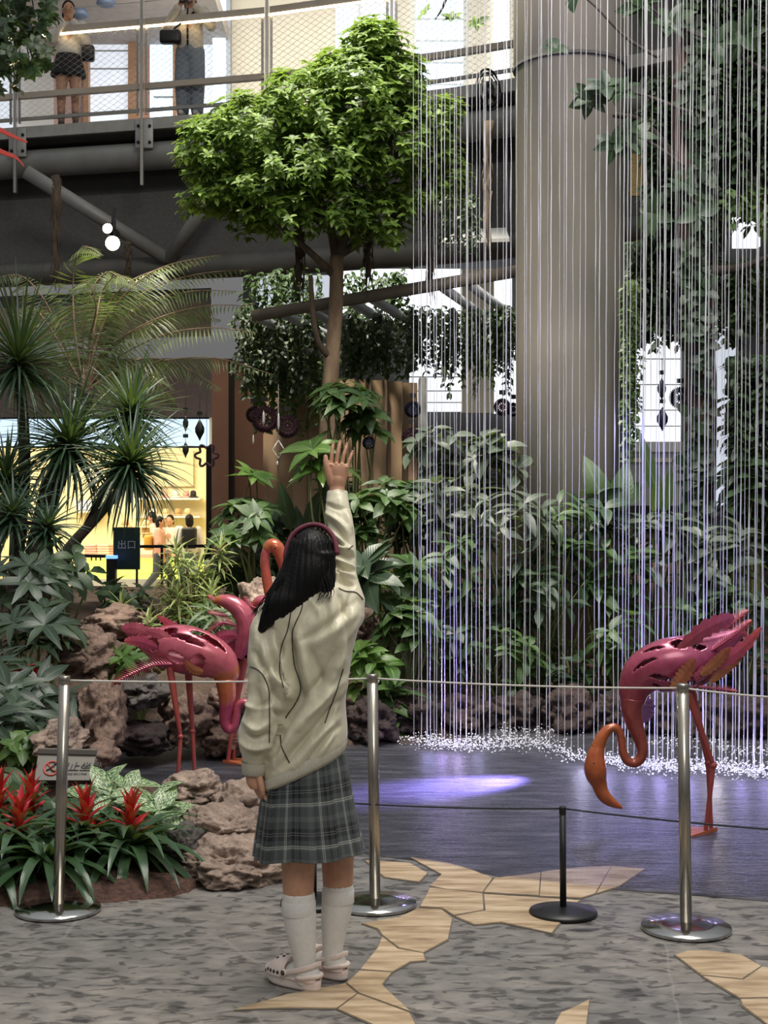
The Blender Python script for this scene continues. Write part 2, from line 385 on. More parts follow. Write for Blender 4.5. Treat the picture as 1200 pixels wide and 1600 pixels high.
# pool: dark wet slate under a thin sheet of moving water
def wet_floor():
    m,nt,b=node_mat('pool_slate'); o=coords(nt)
    n=noise_tex(nt,mapping(nt,o,(4,13,1),(0,0,.2)),1.0,6,.62)
    r=ramp(nt,[(.38,(.018,.018,.02)),(.52,(.055,.053,.056)),(.68,(.13,.125,.125))]); nt.links.new(n,r.inputs[0])
    nt.links.new(r.outputs[0],b.inputs['Base Color']); b.inputs['Roughness'].default_value=.55; bump(nt,b,n,.4,.012); return m
near=[(90,1175),(160,1215),(230,1250),(330,1262),(430,1275),(520,1318),(575,1336),(640,1344),(700,1354),(800,1374),(900,1386),(1000,1394),(1100,1401),(1200,1409),(1330,1420)]
pool=[G(x,y) for x,y in near]+[Vector((6,5.6,0)),Vector((6,12,0)),Vector((-3.2,12,0)),Vector((-3.2,9.2,0))]
mb=MB(); mb.v=[Vector((p.x,p.y,.002)) for p in pool]; mb.uv=[(0,0)]*len(pool); mb.f=[tuple(range(len(pool)))]
o=mb.link('floor_pool',wet_floor(),smooth=False); tag(o,kind='structure')
def water_mat():
    m,nt,b=node_mat('pool_water'); nt.nodes.remove(b); o=coords(nt)
    h=noise_tex(nt,mapping(nt,o,(5,16,1),(0,0,.12)),1.0,4,.6); h2=noise_tex(nt,mapping(nt,o,(24,50,1)),1.0,3)
    bp=nt.nodes.new('ShaderNodeBump'); bp.inputs['Strength'].default_value=.6; bp.inputs['Distance'].default_value=.02
    nt.links.new(math_n(nt,'ADD',h,math_n(nt,'MULTIPLY',h2,.5)),bp.inputs['Height'])
    gl=nt.nodes.new('ShaderNodeBsdfGlossy'); gl.inputs['Roughness'].default_value=.32; gl.inputs['Color'].default_value=(.75,.75,.8,1); nt.links.new(bp.outputs[0],gl.inputs['Normal'])
    tr=nt.nodes.new('ShaderNodeBsdfTransparent'); tr.inputs['Color'].default_value=(.80,.80,.86,1)
    fr=nt.nodes.new('ShaderNodeFresnel'); fr.inputs['IOR'].default_value=1.33; nt.links.new(bp.outputs[0],fr.inputs['Normal'])
    mx=nt.nodes.new('ShaderNodeMixShader'); gb=nt.nodes.new('ShaderNodeNewGeometry'); nt.links.new(math_n(nt,'MULTIPLY',math_n(nt,'MULTIPLY',fr.outputs[0],.6),math_n(nt,'SUBTRACT',1.0,gb.outputs['Backfacing'])),mx.inputs[0]); nt.links.new(tr.outputs[0],mx.inputs[1]); nt.links.new(gl.outputs[0],mx.inputs[2])
    nt.links.new(mx.outputs[0],nt.nodes['Material Output'].inputs['Surface']); return m
mb=MB(); mb.v=[Vector((p.x,p.y,.012)) for p in pool]; mb.uv=[(0,0)]*len(pool); mb.f=[tuple(range(len(pool)))]
o=mb.link('pool_water',water_mat(),smooth=False); tag(o,kind='structure')
# banks of soil: left of the pool, behind the waterfall, and the bed at the left front
def smooth(a,b,x): t=min(1,max(0,(x-a)/(b-a))); return t*t*(3-2*t)
def bank_z(x,y):
    e=9.0+.25*noise.noise(Vector((x*.9,0,3)))
    zl=.80*smooth(e,12.3,y)*(1-smooth(16,19,y))
    zr=.45*smooth(9.7,12.5,y)+.9*smooth(12.2,13.4,y)*(1-smooth(19,22,y))
    w=smooth(-.3,.9,x); z=zl*(1-w)+zr*w
    return z-.03+ (.05*noise.fractal(Vector((x*1.6,y*1.6,1)),1,2,4) if z>.02 else 0)
def grid(name,x0,x1,y0,y1,nx,ny,fn,m):
    v=[];f=[]
    for j in range(ny+1):
        for i in range(nx+1):
            x=x0+(x1-x0)*i/nx; y=y0+(y1-y0)*j/ny; v.append((x,y,fn(x,y)))
    for j in range(ny):
        for i in range(nx):
            a=j*(nx+1)+i; f.append((a,a+1,a+nx+2,a+nx+1))
    return link(name,mesh(name,v,f),m)
tag(grid('ground',-7,7,8.6,19.5,110,90,bank_z,soil),kind='structure')
bedp=[(-400,1420),(60,1416),(160,1412),(270,1404),(320,1386),(345,1340),(330,1280),(260,1240),(150,1205),(60,1160),(-400,1160)]
bp_=[G(x,y) for x,y in bedp]
def inside(poly,x,y):
    r=False; n=len(poly)
    for i in range(n):
        a=poly[i]; b=poly[(i+1)%n]
        if (a[1]>y)!=(b[1]>y) and x<(b[0]-a[0])*(y-a[1])/(b[1]-a[1])+a[0]: r=not r
    return r
def edge_d(poly,x,y):
    d=9
    for i in range(len(poly)):
        a=poly[i]; b=poly[(i+1)%len(poly)]; ab=(b[0]-a[0],b[1]-a[1]); t=max(0,min(1,((x-a[0])*ab[0]+(y-a[1])*ab[1])/(ab[0]**2+ab[1]**2)))
        d=min(d,math.hypot(a[0]+ab[0]*t-x,a[1]+ab[1]*t-y))
    return d
def bed_z(x,y):
    if not inside(bp_,x,y): return -.03
    return min(.05,.4*edge_d(bp_,x,y))+.02*noise.noise(Vector((x*6,y*6,0)))+.004
tag(grid('ground_bed',-4.5,-.5,5.4,9.4,80,80,bed_z,mulch),kind='structure')

# ---------------------------------------------------------------- walls, column, far building
wall_dark=mat('dark_backing',(.035,.032,.028),.9,c2=(.02,.02,.018),scale=3)
wood=mat('tan_panel',(.40,.27,.165),.55,c2=(.34,.225,.135),scale=1.6,stretch=(6,6,.6))
salmon=mat('salmon_plaster',(.52,.26,.16),.7,c2=(.46,.22,.135),scale=2)
white_w=mat('white_wall',(.78,.77,.74),.6,c2=(.72,.71,.69),scale=1)
cream_w=mat('cream_wall',(.78,.72,.58),.6,c2=(.72,.66,.53),scale=1)
grey_w=mat('grey_wall',(.42,.42,.42),.6,c2=(.36,.36,.37),scale=1)
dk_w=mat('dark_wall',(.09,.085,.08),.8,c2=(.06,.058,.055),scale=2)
pink_w=mat('pink_wall',(.62,.42,.38),.6,c2=(.56,.38,.35),scale=1)
trimw=mat('wood_trim',(.40,.22,.12),.5,c2=(.33,.18,.10),scale=3)
def struct(name,mb,m,smooth=False): o=mb.link(name,m,smooth=smooth); return tag(o,kind='structure')
def boxp(x0,y0,x1,y1,Y,d): # box whose front face covers these picture rows and columns at depth Y
    return (X(x0,Y),Y,Z(y1,Y)),(X(x1,Y),Y+d,Z(y0,Y))
def glowing(name,c,e):
    m,nt,b=node_mat(name); b.inputs['Base Color'].default_value=(*c,1); b.inputs['Roughness'].default_value=.15
    n=noise_tex(nt,coords(nt),.8,2); r=ramp(nt,[(.3,tuple(k*.86 for k in c)),(.7,c)]); nt.links.new(n,r.inputs[0])
    nt.links.new(r.outputs[0],b.inputs['Emission Color']); b.inputs['Emission Strength'].default_value=e; return m
day_blue=glowing('daylit_glass_blue',(.62,.80,1.0),1.05)
day_white=glowing('daylit_glass',(.90,.95,1.0),1.15)
day_soft=glowing('daylit_glass_soft',(.70,.76,.86),.62)
# dark wall added for the shade behind the shrubs, and curved tan wall behind the tree
mb=MB(); mb.box((1.2,13.6,0),(6.5,13.9,1.55)); struct('wall_dark_backing',mb,wall_dark)
mb=MB()
for k in range(10):
    a0=X(405+k*25,15.2); a1=X(405+(k+1)*25-1.2,15.2); dy=.5*((k-4.5)/5)**2
    mb.box((a0,15.3+dy,0),(a1,15.5+dy,3.05))
struct('wall_tan',mb,wood)
mb=MB(); mb.box((X(403,15.2),15.95,0),(X(655,15.2),16.3,3.05)); struct('wall_tan_core',mb,dk_w)
mb=MB(); mb.box(*boxp(655,590,668,960,15.1,.5)); struct('trim_1',mb,mat('pale_metal_trim',(.6,.6,.58),.4,.4))
# salmon wall end beside the shop
mb=MB(); mb.box((X(331,19),19,0),(X(357,19),24,3.7)); struct('wall_salmon',mb,salmon)
mb=MB(); mb.box((X(357,19),19.02,0),(X(363,19),23,3.7)); struct('trim_2',mb,black_metal)
mb=MB(); mb.box((X(363,19),19.3,0),(X(430,19),19.6,3.7)); struct('wall_salmon_return',mb,salmon)
# round column
mcol,nt,b=node_mat('column_plaster'); o_=coords(nt)
n=noise_tex(nt,mapping(nt,o_,(1,1,.25)),1.6,4); r=ramp(nt,[(.35,(.32,.29,.25)),(.7,(.26,.238,.205))]); nt.links.new(n,r.inputs[0])
nt.links.new(r.outputs[0],b.inputs['Base Color']); b.inputs['Roughness'].default_value=.42; b.inputs['Metallic'].default_value=.25
cc=Vector((X(890,12.2),12.2,0)); cr=pxm(87,11.9)
mb=MB(); mb.lathe([(cr*.98,0),(cr*.985,3),(cr*1.0,5.4),(cr*1.03,5.42),(cr*1.035,9.5)],cc,64); o=mb.link('column',mcol); tag(o,kind='structure')
mb=MB(); mb.lathe([(cr*1.01,5.40),(cr*1.04,5.405),(cr*1.04,5.43),(cr*1.01,5.435)],cc,64,False); struct('column_joint_trim',mb,dk_w)
# ---------------------------------------------------------------- raised walkway that rings the hall
WP=[(-420,19.4),(-160,18.4),(0,17.75),(120,17.5),(222,17.3),(320,17.1),(417,16.9),(515,16.62),(612,16.35),(700,16.1),(800,15.75),(905,15.3),(1050,14.7)]
def wpt(x,z,off=0.0):              # a point of the walkway's edge, at picture column x, height z, off metres behind the edge
    xs=[p[0] for p in WP]; Y=float(np.interp(x,xs,[p[1] for p in WP]))+off
    return Vector(((x-CX)/F*(Y),Y,z))
xs_all=[-420+35*k for k in range(43)]
def strip(z0,z1,o0,o1,x0=-420,x1=1050,step=35):
    n=int((x1-x0)/step); mb=MB()
    prof=[(o0,z0),(o1,z0),(o1,z1),(o0,z1)]
    mb.loft([[wpt(x0+(x1-x0)*k/n,z,o) for o,z in prof] for k in range(n+1)]); return mb
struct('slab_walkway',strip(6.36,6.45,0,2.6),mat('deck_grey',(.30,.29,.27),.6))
struct('trim_walkway_fascia',strip(6.30,6.44,-.06,0),mat('fascia_grey',(.40,.39,.36),.5,.2))
def rail_tube(x0,x1,z,r,off=0,n=14): return [wpt(x0+(x1-x0)*k/n,z,off) for k in range(n+1)]
o=MB().tube(rail_tube(-420,1050,6.02,0,.15,60),.17,20).link('walkway_ring_tube',tube_grey); tag(o,'fat grey steel ring tube under the edge of the upper walkway','beam')
o=MB().tube(rail_tube(-420,1050,4.66,0,.35,60),.15,20).link('walkway_lower_tube',tube_dark); tag(o,'dark steel ring tube below the mesh screen, behind the tree trunk','beam')
mscreen,nt,b=node_mat('dark_mesh_screen'); v_=coords(nt)
ch=nt.nodes.new('ShaderNodeTexBrick'); ch.inputs['Scale'].default_value=14; ch.inputs['Color1'].default_value=(.075,.073,.07,1); ch.inputs['Color2'].default_value=(.10,.098,.093,1); ch.inputs['Mortar'].default_value=(.15,.147,.14,1)
nt.links.new(mapping(nt,v_,(1,0,1),(R(90),0,0)),ch.inputs['Vector']); nt.links.new(ch.outputs[0],b.inputs['Base Color']); b.inputs['Roughness'].default_value=.85
o=strip(4.84,5.66,.5,.53).link('mesh_screen',mscreen,smooth=False); tag(o,'dark woven mesh screen hung between the two ring tubes','screen')
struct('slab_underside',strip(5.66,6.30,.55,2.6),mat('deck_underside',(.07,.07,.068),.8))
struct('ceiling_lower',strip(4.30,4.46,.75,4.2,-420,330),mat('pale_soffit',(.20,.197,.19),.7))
def strut(a,b,ya,yb,r,label):
    o=MB().tube([P(*a,ya),P(*b,yb)],r,14).link('steel_strut',tube_grey); tag(o,label,'strut','struts under the walkway')
strut((40,268),(262,405),17.0,17.4,.085,'leftmost slanted steel strut under the walkway, behind the spotlights')
strut((345,285),(262,408),16.9,17.4,.085,'slanted steel strut under the walkway rising right from the ring tube, left of the tree')
strut((540,318),(650,412),16.4,16.8,.09,'slanted steel strut under the walkway right of the tree trunk')
# railing: posts with bracket plates, and one panel of handrail, mid rail, bottom rail and wire net per bay
posts=[(-175,'off'),(24,'railing post with a bolted bracket plate above the red ribbons'),(222,'railing post with a bolted bracket plate between the two people on the walkway'),
       (417,'railing post behind the top left edge of the tree crown'),(612,'railing post beside the tree crown top, left of the water'),(812,'off')]
for x,lab in posts:
    if lab=='off': continue
    t=thing('railing_post',lab,'post',wpt(x,6.45),'posts of the walkway railing')
    p0=wpt(x,5.60,-.12); p1=wpt(x,8.3,-.12)
    MB().bar(p0,p1,.035,.07).link('upright',post_metal,t,smooth=False)
    bp=wpt(x+6,6.2,-.085); me=MB().box((bp.x-.13,bp.y-.012,6.06),(bp.x+.09,bp.y+.012,6.42)).mesh('bracket_plate',False)
    pl=link('bracket_plate',bevelled(me,.006),mat('plate_steel',(.34,.34,.33),.5,.5),t)
    for dx in (-.09,.05):
        for z in (6.13,6.33): MB().tube([(bp.x+dx,bp.y-.04,z),(bp.x+dx,bp.y,z)],.018,8).link('bolt',black_metal,pl)
bays=[(-175,24,'walkway railing panel behind the hanging ficus leaves'),(24,222,'walkway railing panel in front of the woman in the black skirt'),
      (222,417,'walkway railing panel in front of the person in jeans'),(417,612,'walkway railing panel half behind the tree crown'),(612,812,'walkway railing panel behind the falling water')]
led=glowing('warm_led',(1,.80,.50),5.0)
for x0,x1,lab in bays:
    t=thing('walkway_railing',lab,'railing',wpt((x0+x1)/2,6.45),'bays of the walkway railing')
    a,b_=x0+4,x1-4; n=10
    def railbar(z,w,h): 
        mb=MB(); pr=[(-w/2,-h/2),(w/2,-h/2),(w/2,h/2),(-w/2,h/2)]
        mb.loft([[wpt(a+(b_-a)*k/n,z+dz,d) for d,dz in pr] for k in range(n+1)]); return mb
    h_=railbar(7.62,.10,.085).link('handrail',rail_metal,t,smooth=False)
    mb=MB(); mb.loft([[wpt(a+(b_-a)*k/n,7.565+dz,d) for d,dz in ((-.055,-.008),(-.02,-.008),(-.02,.012),(-.055,.012))] for k in range(n+1)]); mb.link('light_strip',led,h_)
    railbar(6.84,.08,.07).link('mid_rail',rail_metal,t,smooth=False)
    railbar(6.55,.04,.04).link('bottom_rail',post_metal,t,smooth=False)
    for xx in (a+3,b_-3): MB().bar(wpt(xx,6.5),wpt(xx,7.58),.03).link('stile',post_metal,t,smooth=False)
    mb=MB(); W=(wpt(b_,7)-wpt(a,7)).length; d=.062; z0,z1=6.57,7.55; nz=int((z1-z0)/.036)
    nx=int(W/.11)
    for i in range(nx+1):
        for s in (-1,1):
            pts=[]
            for k in range(nz+1):
                u=(i+ (s*.5*(k%2)))/nx; pts.append(wpt(a+(b_-a)*min(1,max(0,u)),z0+(z1-z0)*k/nz,-.02+.004*s))
            mb.tube(pts,.0030,3,False)
    tag(mb.link('wire_net',net_wire,t),kind=None)
    mb=MB()
    for z in (7.85,8.08): mb.tube(rail_tube(a,b_,z,0,-.1),.006,5)
    mb.link('top_cable',net_wire,t)
# rooms behind the walkway
YB=21.5
def panel(name,x0,y0,x1,y1,m,Y=YB,d=.2): mb=MB(); mb.box(*boxp(x0,y0,x1,y1,Y,d)); return struct(name,mb,m)
panel('wall_upper_left',-260,-240,84,330,white_w)
panel('wall_upper_pink',84,-240,200,330,pink_w)
panel('wall_upper_salmon',200,-240,334,330,salmon)
panel('wall_upper_grey',334,-240,360,330,grey_w,YB-.3)
panel('wall_upper_cream',360,-240,1300,330,cream_w)
panel('wall_upper_backing',985,-330,1400,335,dk_w,20.5)  # dark wall added to darken the gaps behind the top right leaves
panel('window_1',138,62,202,330,day_soft,YB-.1); panel('window_2',234,45,286,330,day_blue,YB-.1)
panel('window_3',286,60,333,330,day_soft,YB-.1); panel('window_4',332,-10,352,160,day_blue,YB-.4)
panel('window_5',524,-20,618,330,day_soft,YB-.1); panel('window_6',650,-60,724,330,day_blue,YB-.1); panel('window_7',772,-60,796,330,day_white,YB-.1)
panel('window_8',-60,20,22,330,day_soft,YB-.1)
panel('trim_3',200,-60,213,330,trimw,YB-.2); panel('trim_4',136,52,202,64,trimw,YB-.2); panel('trim_5',270,10,276,330,trimw,YB-.2)
panel('trim_6',225,40,336,46,trimw,YB-.2); panel('trim_7',130,-10,138,330,trimw,YB-.25)
for k,y in enumerate((28,62,96,130,164)): panel(f'trim_{8+k}',650,y,724,y+2,white_w,YB-.14)
for k,y in enumerate((78,106)): panel(f'trim_{14+k}',138,y,202,y+1.5,grey_w,YB-.14)
panel('trim_16',240,150,286,152,grey_w,YB-.14); panel('trim_17',560,-20,563,330,white_w,YB-.14)
mb=MB(); mb.box((X(60,YB),17.6,8.75),(X(360,YB),YB,8.95)); struct('ceiling_upper',mb,mat('beige_ceiling',(.55,.47,.41),.7))
for k,(x,y) in enumerate(((166,6),(124,24))):
    mb=MB(); q=P(x,y,19.5); mb.lathe([(.02,.10),(.10,.08),(.14,0),(.10,-.03),(.02,-.05)],q,20)
    tag(mb.link('ceiling_speaker',mat('dusky_blue',(.10,.14,.22),.5)),['small round dark fitting on the pink ceiling, above the woman\'s clapping hands','small round dark fitting on the pink ceiling, nearer the woman\'s face'][k],'ceiling fitting')
# daylit building seen between the leaves, below the walkway
YF=25
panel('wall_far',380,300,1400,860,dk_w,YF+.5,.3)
panel('window_9',535,420,720,506,day_white,YF); panel('window_10',640,505,722,642,day_white,YF); panel('window_11',722,420,800,500,day_white,YF)
panel('wall_far_cream',722,420,772,645,cream_w,YF-.3); panel('window_12',772,540,830,645,day_white,YF)
panel('wall_far_white_glow',978,520,1064,690,day_white,YF); panel('wall_far_grey',978,690,1100,790,grey_w,YF-.05); panel('trim_18',978,690,1064,706,white_w,YF-.1)  # first panel: white wall, its daylight put in as glow
panel('trim_19',985,716,1050,722,cream_w,YF-.1)
panel('wall_far_blue_glow',1100,500,1150,790,day_soft,YF); panel('window_15',985,330,1020,345,day_blue,YF); panel('window_16',985,395,1090,470,day_soft,YF)  # first panel: pale blue-grey wall, its daylight put in as glow
panel('window_17',1148,325,1188,385,day_white,YF); panel('window_18',640,360,800,400,day_soft,YF); panel('window_19',400,430,540,500,day_soft,YF)
for k,y in enumerate((560,600,640,665)): panel(f'trim_{20+k}',978,y,1064,y+1.6,grey_w,YF-.03)
for k,y in enumerate((588,610,628)): panel(f'trim_{24+k}',640,y,722,y+1.6,grey_w,YF-.03)
# brown pergola beam with pale joists
o=MB().bar(P(395,494,14.0),P(830,420,13.2),.07,.105).link('pergola_beam',mat('brown_beam',(.20,.165,.13),.6)); tag(o,'long brown pergola beam crossing behind the tree trunk','beam')
joist=mat('pale_joist',(.50,.52,.55),.5)
jl=['first pale joist from the left under the brown pergola beam','second pale joist from the left under the brown pergola beam','third pale joist from the left under the brown pergola beam','pale joist under the pergola beam just left of the trunk',
    'pale joist under the pergola beam just right of the trunk','pale joist under the pergola beam between trunk and water','pale joist under the pergola beam behind the leftmost water strands','pale joist under the pergola beam behind the water, nearest the column']
for k,(x,y) in enumerate(((400,497),(438,490),(480,484),(500,480),(545,472),(580,468),(690,450),(730,444))):
    a=P(x,y-2,14.0-.0018*(x-395)+.04); o=MB().bar(a,a+Vector((.62,1.6,-.12)),.035,.09).link('pergola_joist',joist); tag(o,jl[k],'joist','joists of the pergola')
# white sail shade and round cable reel under the walkway, seen between the strands
c=P(742,372,15.4); mb=MB(); mb.v=[c+Vector(p) for p in ((-.37,0,-.02),(.38,0,.0),(.38,.5,.22),(-.1,.5,.2),(-.37,0,-.06),(.38,0,-.04),(.38,.5,.18),(-.1,.5,.16))]; mb.uv=[(0,0)]*8
mb.f=[(0,1,2,3),(7,6,5,4),(0,4,5,1),(1,5,6,2),(2,6,7,3),(3,7,4,0)]
tag(mb.link('shade_sail',white_w,smooth=False),'small white shade panel behind the water, left of the column','shade')
c=P(763,140,14.6); mb=MB()
for r,rr in ((.21,.012),(.17,.008),(.06,.03)):
    mb.tube([c+Vector((r*math.cos(a)*.62,r*math.cos(a)*.5,r*math.sin(a))) for a in [2*PI*k/32 for k in range(33)]],rr,8)
mw,nt,b=node_mat('wicker'); ch=nt.nodes.new('ShaderNodeTexBrick'); ch.inputs['Scale'].default_value=22; ch.inputs['Color1'].default_value=(.50,.36,.14,1); ch.inputs['Color2'].default_value=(.36,.25,.10,1); ch.inputs['Mortar'].default_value=(.10,.07,.04,1)
nt.links.new(mapping(nt,coords(nt),(1,0,1),(R(90),0,0)),ch.inputs['Vector']); nt.links.new(ch.outputs[0],b.inputs['Base Color']); b.inputs['Roughness'].default_value=.7
q0,q1=P(986,306,13.6),P(1046,240,13.6); o=MB().box((q0.x,q0.y,q0.z),(q1.x,q1.y+.06,q1.z)).link('woven_panel',mw,smooth=False); tag(o,'golden woven panel hanging right of the column, high up','panel')
t=thing('wall_fan','black round wall fan beside the top of the column','fan',c)
mb.link('cage',black_metal,t)
mb=MB()
for k in range(5):
    a=2*PI*k/5; mb.add([c+Vector((math.cos(a+s)*r*.62,math.cos(a+s)*r*.5+dy,math.sin(a+s)*r)) for r,s,dy in ((.03,-.3,0),(.15,-.35,.02),(.15,.25,-.02),(.03,.3,0))],[(0,1,2,3)])
mb.link('blades',post_metal,t)
MB().tube([c+Vector((.02,.1,0)),c+Vector((.12,.3,-.05))],.03,8).link('bracket',black_metal,t)

# ---------------------------------------------------------------- the bright shop beyond the garden
YS=31.0
shop_y=mat('shop_yellow',(.84,.74,.47),.6,c2=(.80,.70,.43),scale=.6); shop_c=mat('shop_cream',(.88,.82,.62),.5)
mb=MB(); mb.box((X(-120,YS),YS,0),(-3.14,YS+.2,4.3)); struct('wall_shop_back',mb,shop_y)
mb=MB(); mb.box((-3.14,25.2,0),(-3.0,YS,4.3)); struct('wall_shop_right',mb,shop_y)
mb=MB(); mb.box((X(-122,YS),25.2,0),(X(-120,YS),YS,4.3)); struct('wall_shop_left',mb,shop_y)
mb=MB(); mb.box((X(-122,YS),25.0,4.1),(-3.0,YS+.2,4.3)); struct('ceiling_shop',mb,shop_c)
mb=MB(); mb.box((X(-122,YS),24.9,0),(-3.0,YS,.012)); struct('floor_shop',mb,mat('shop_floor',(.80,.70,.48),.35))
panel('window_20',-120,654,326,698,day_blue,24.8,.1)
panel('wall_shop_fascia',-160,560,332,652,mat('pinkish_fascia',(.33,.26,.24),.6),24.8,.1)
for k,y in enumerate((652,697)): panel(f'trim_{27+k}',-120,y,326,y+2.5,black_metal,24.75,.12)
panel('wall_shop_poster',190,704,302,760,mat('pale_yellow_board',(.83,.70,.42),.5),YS-.1,.05)
panel('trim_29',322,698,330,935,black_metal,24.8,.1)
panel('baseboard_shop',100,905,326,918,grey_w,28.4,.1)
# hat shelves
def shop_shelf(name,x0,x1,y,lab,Y=YS-.55):
    o=MB().box((X(x0,Y),Y,Z(y+3,Y)),(X(x1,Y),Y+.5,Z(y,Y))).link(name,white_w,smooth=False); tag(o,lab,'shelf')
shop_shelf('shop_shelf',208,312,778,'upper hat shelf on the shop\'s yellow back wall'); shop_shelf('shop_shelf',210,312,806,'lower hat shelf on the shop\'s yellow back wall')
shop_shelf('shop_shelf',118,162,798,'white shelf of boxes in the shop, left of the leaning trunk'); 
def hat(x,y,Y,c,r,lab,dome=1.0):
    key=('hat',c)
    m=MATS.get(str(key)) or mat(str(key),c,.8)
    q=P(x,y,Y); t=thing('hat',lab,'hat',q,'hats in the shop')
    MB().lathe([(.01,0),(r,-.01),(r*1.02,.005),(r*.55,.03),(.01,.03)],q,20).link('brim',m,t)
    MB().lathe([(r*.56,.02),(r*.54,.10*dome),(r*.42,.14*dome),(.01,.15*dome)],q,20).link('crown',m,t)
pk=(.75,.42,.36); wt=(.85,.82,.80); tn=(.62,.40,.18); bk=(.03,.025,.03); st=(.76,.62,.36)
ords=['first','second','third','fourth','fifth','sixth','seventh']
for k,(x,c,cn) in enumerate(((218,bk,'black'),(238,(.80,.62,.58),'pale pink'),(258,pk,'pink'),(275,wt,'white'),(291,pk,'dusty pink'),(302,bk,'small black'))):
    hat(x,777,YS-.4,c,.12,f'{cn} hat, {ords[k]} from the left on the upper shop shelf')
for k,(x,c,cn) in enumerate(((240,wt,'white'),(259,st,'straw'),(278,tn,'tan'),(293,st,'cream straw'))):
    hat(x,805,YS-.4,c,.14,f'{cn} hat, {ords[k]} from the left on the lower shop shelf')
for k,(x,y,c,cn) in enumerate(((196,823,tn,'tan'),(228,824,st,'straw'),(228,834,tn,'brown'),(229,842,st,'cream'))):
    hat(x,y,29.0,c,.15,[ 'tan hat on the shop table just above the green board','straw hat topping the hat pile right of the green board','brown hat in the middle of the pile right of the green board','cream hat at the bottom of the pile right of the green board'][k])
for lab,x0,x1,y in (('pale display block under the hat pile right of the green board',219,240,845),('pale display block under the tan hat just above the green board',189,204,826)):
    q=MB().box((X(x0,28.9),28.75,Z(866,28.6)),(X(x1,28.9),29.15,Z(y,28.9))).link('display_block',shop_c,smooth=False); tag(q,lab,'display block')
boxes=[(122,(.85,.86,.9),'white box, first on the small shop shelf'),(132,(.62,.7,.85),'pale blue box, second on the small shop shelf'),(143,(.86,.86,.84),'white box, third on the small shop shelf'),(155,(.55,.6,.66),'grey box, last on the small shop shelf')]
for x,c,lab in boxes:
    q=P(x,797,YS-.3); o=link('goods_box',bevelled(MB().box((q.x-.06,q.y-.1,q.z),(q.x+.06,q.y+.1,q.z+.22)).mesh('goods_box',False),.008),mat('box_paint',c,.5)); tag(o,lab,'box','boxes on the shop shelf')
# display table and counter
t=thing('shop_counter','shop counter with a lime green lit front behind the railing','counter',P(190,912,28.6))
Y=28.6
MB().box((X(125,Y),Y,Z(872,Y)),(X(318,Y),Y+.8,Z(866,Y))).link('worktop',mat('peach_top',(.78,.55,.36),.5),t,smooth=False)
MB().box((X(128,Y),Y+.05,.0),(X(316,Y),Y+.75,Z(872,Y))).link('front_panel',glowing('lime_light_panel',(.80,.86,.16),.9),t,smooth=False)
for k,(x,c,lab) in enumerate(((140,(.8,.45,.35),'coral folded cloth stack on the left of the shop counter'),(160,(.82,.62,.42),'peach folded cloth stack in the middle of the shop counter'),(178,(.65,.38,.22),'brown folded cloth stack beside the green board on the shop counter'))):
    mb=MB(); q=P(x,866,Y)
    for j in range(4): mb.box((q.x-.13,q.y+.1,q.z+.05*j),(q.x+.13-.01*j,q.y+.4,q.z+.045+.05*j))
    tag(link('folded_cloth',bevelled(mb.mesh('folded_cloth',False),.012),mat('cloth_'+str(k),c,.9)),lab,'clothing','cloth stacks in the shop')
# green exit board, dark post with light, railing (before the shop)
Y=22.0
t=thing('exit_board','dark green board with white exit lettering in front of the shop','sign',P(196,950,Y))
MB().box(*boxp(177,824,218,890,Y,.06)).link('board',mat('board_green',(.012,.04,.032),.4),t,smooth=False)
mb=MB(); mb.box(*boxp(212,890,215,965.5,Y,.05)); mb.link('leg',black_metal,t,smooth=False)
MB().box(*boxp(179,890,182,965.5,Y,.05)).link('leg',black_metal,t,smooth=False)
def text(name,body,c,size,m,parent,extr=.002,sx=1):
    cu=bpy.data.curves.new(name,'FONT'); cu.body=body; cu.size=size; cu.extrude=extr; cu.align_x='CENTER'; cu.align_y='CENTER'
    o=bpy.data.objects.new('tmp_text',cu); COL.objects.link(o); dg=bpy.context.evaluated_depsgraph_get(); dg.update()
    me=bpy.data.meshes.new_from_object(o.evaluated_get(dg)); bpy.data.objects.remove(o)
    me.transform(Matrix.Translation(c)@Matrix.Rotation(PI/2,4,'X')@Matrix.Diagonal((sx,1,1,1)))
    return link(name,me,m,parent)
text('lettering','出口',P(198,852,Y)-Vector((0,.004,0)),.15,mat('white_paint',(.55,.58,.56),.5),t)
t=thing('light_bollard','dark square bollard with a blue lamp on top beside the green board','bollard',P(172,950,21.6)); Y=21.6
MB().box(*boxp(166,873,180,968,Y,.14)).link('body',black_metal,t,smooth=False)
MB().box(*boxp(165,868,181,873,Y-.01,.16)).link('lamp',glowing('blue_lamp',(.12,.28,1.0),2.2),t,smooth=False)
Y=23.0
t=thing('shop_railing','thin dark handrail with uprights in front of the walking shopper','railing',P(270,945,Y))
mb=MB(); mb.bar(P(218,854,Y),P(322,853,Y),.05); mb.link('handrail',black_metal,t,smooth=False)
for x in (253,321): MB().bar(P(x,853,Y),P(x,958.5,Y),.04).link('upright',black_metal,t,smooth=False)
t=thing('shop_railing','dark handrail with hooks left of the bollard','railing',P(140,945,Y))
MB().bar(P(108,868,Y),P(166,869,Y),.05).link('handrail',black_metal,t,smooth=False)
for x in (130,): MB().bar(P(x,868,Y),P(x,960,Y),.06).link('upright',black_metal,t,smooth=False)
mb=MB()
for x in (143,150,157): mb.bar(P(x,868,Y),P(x,876,Y),.02)
mb.link('hook',black_metal,t,smooth=False)
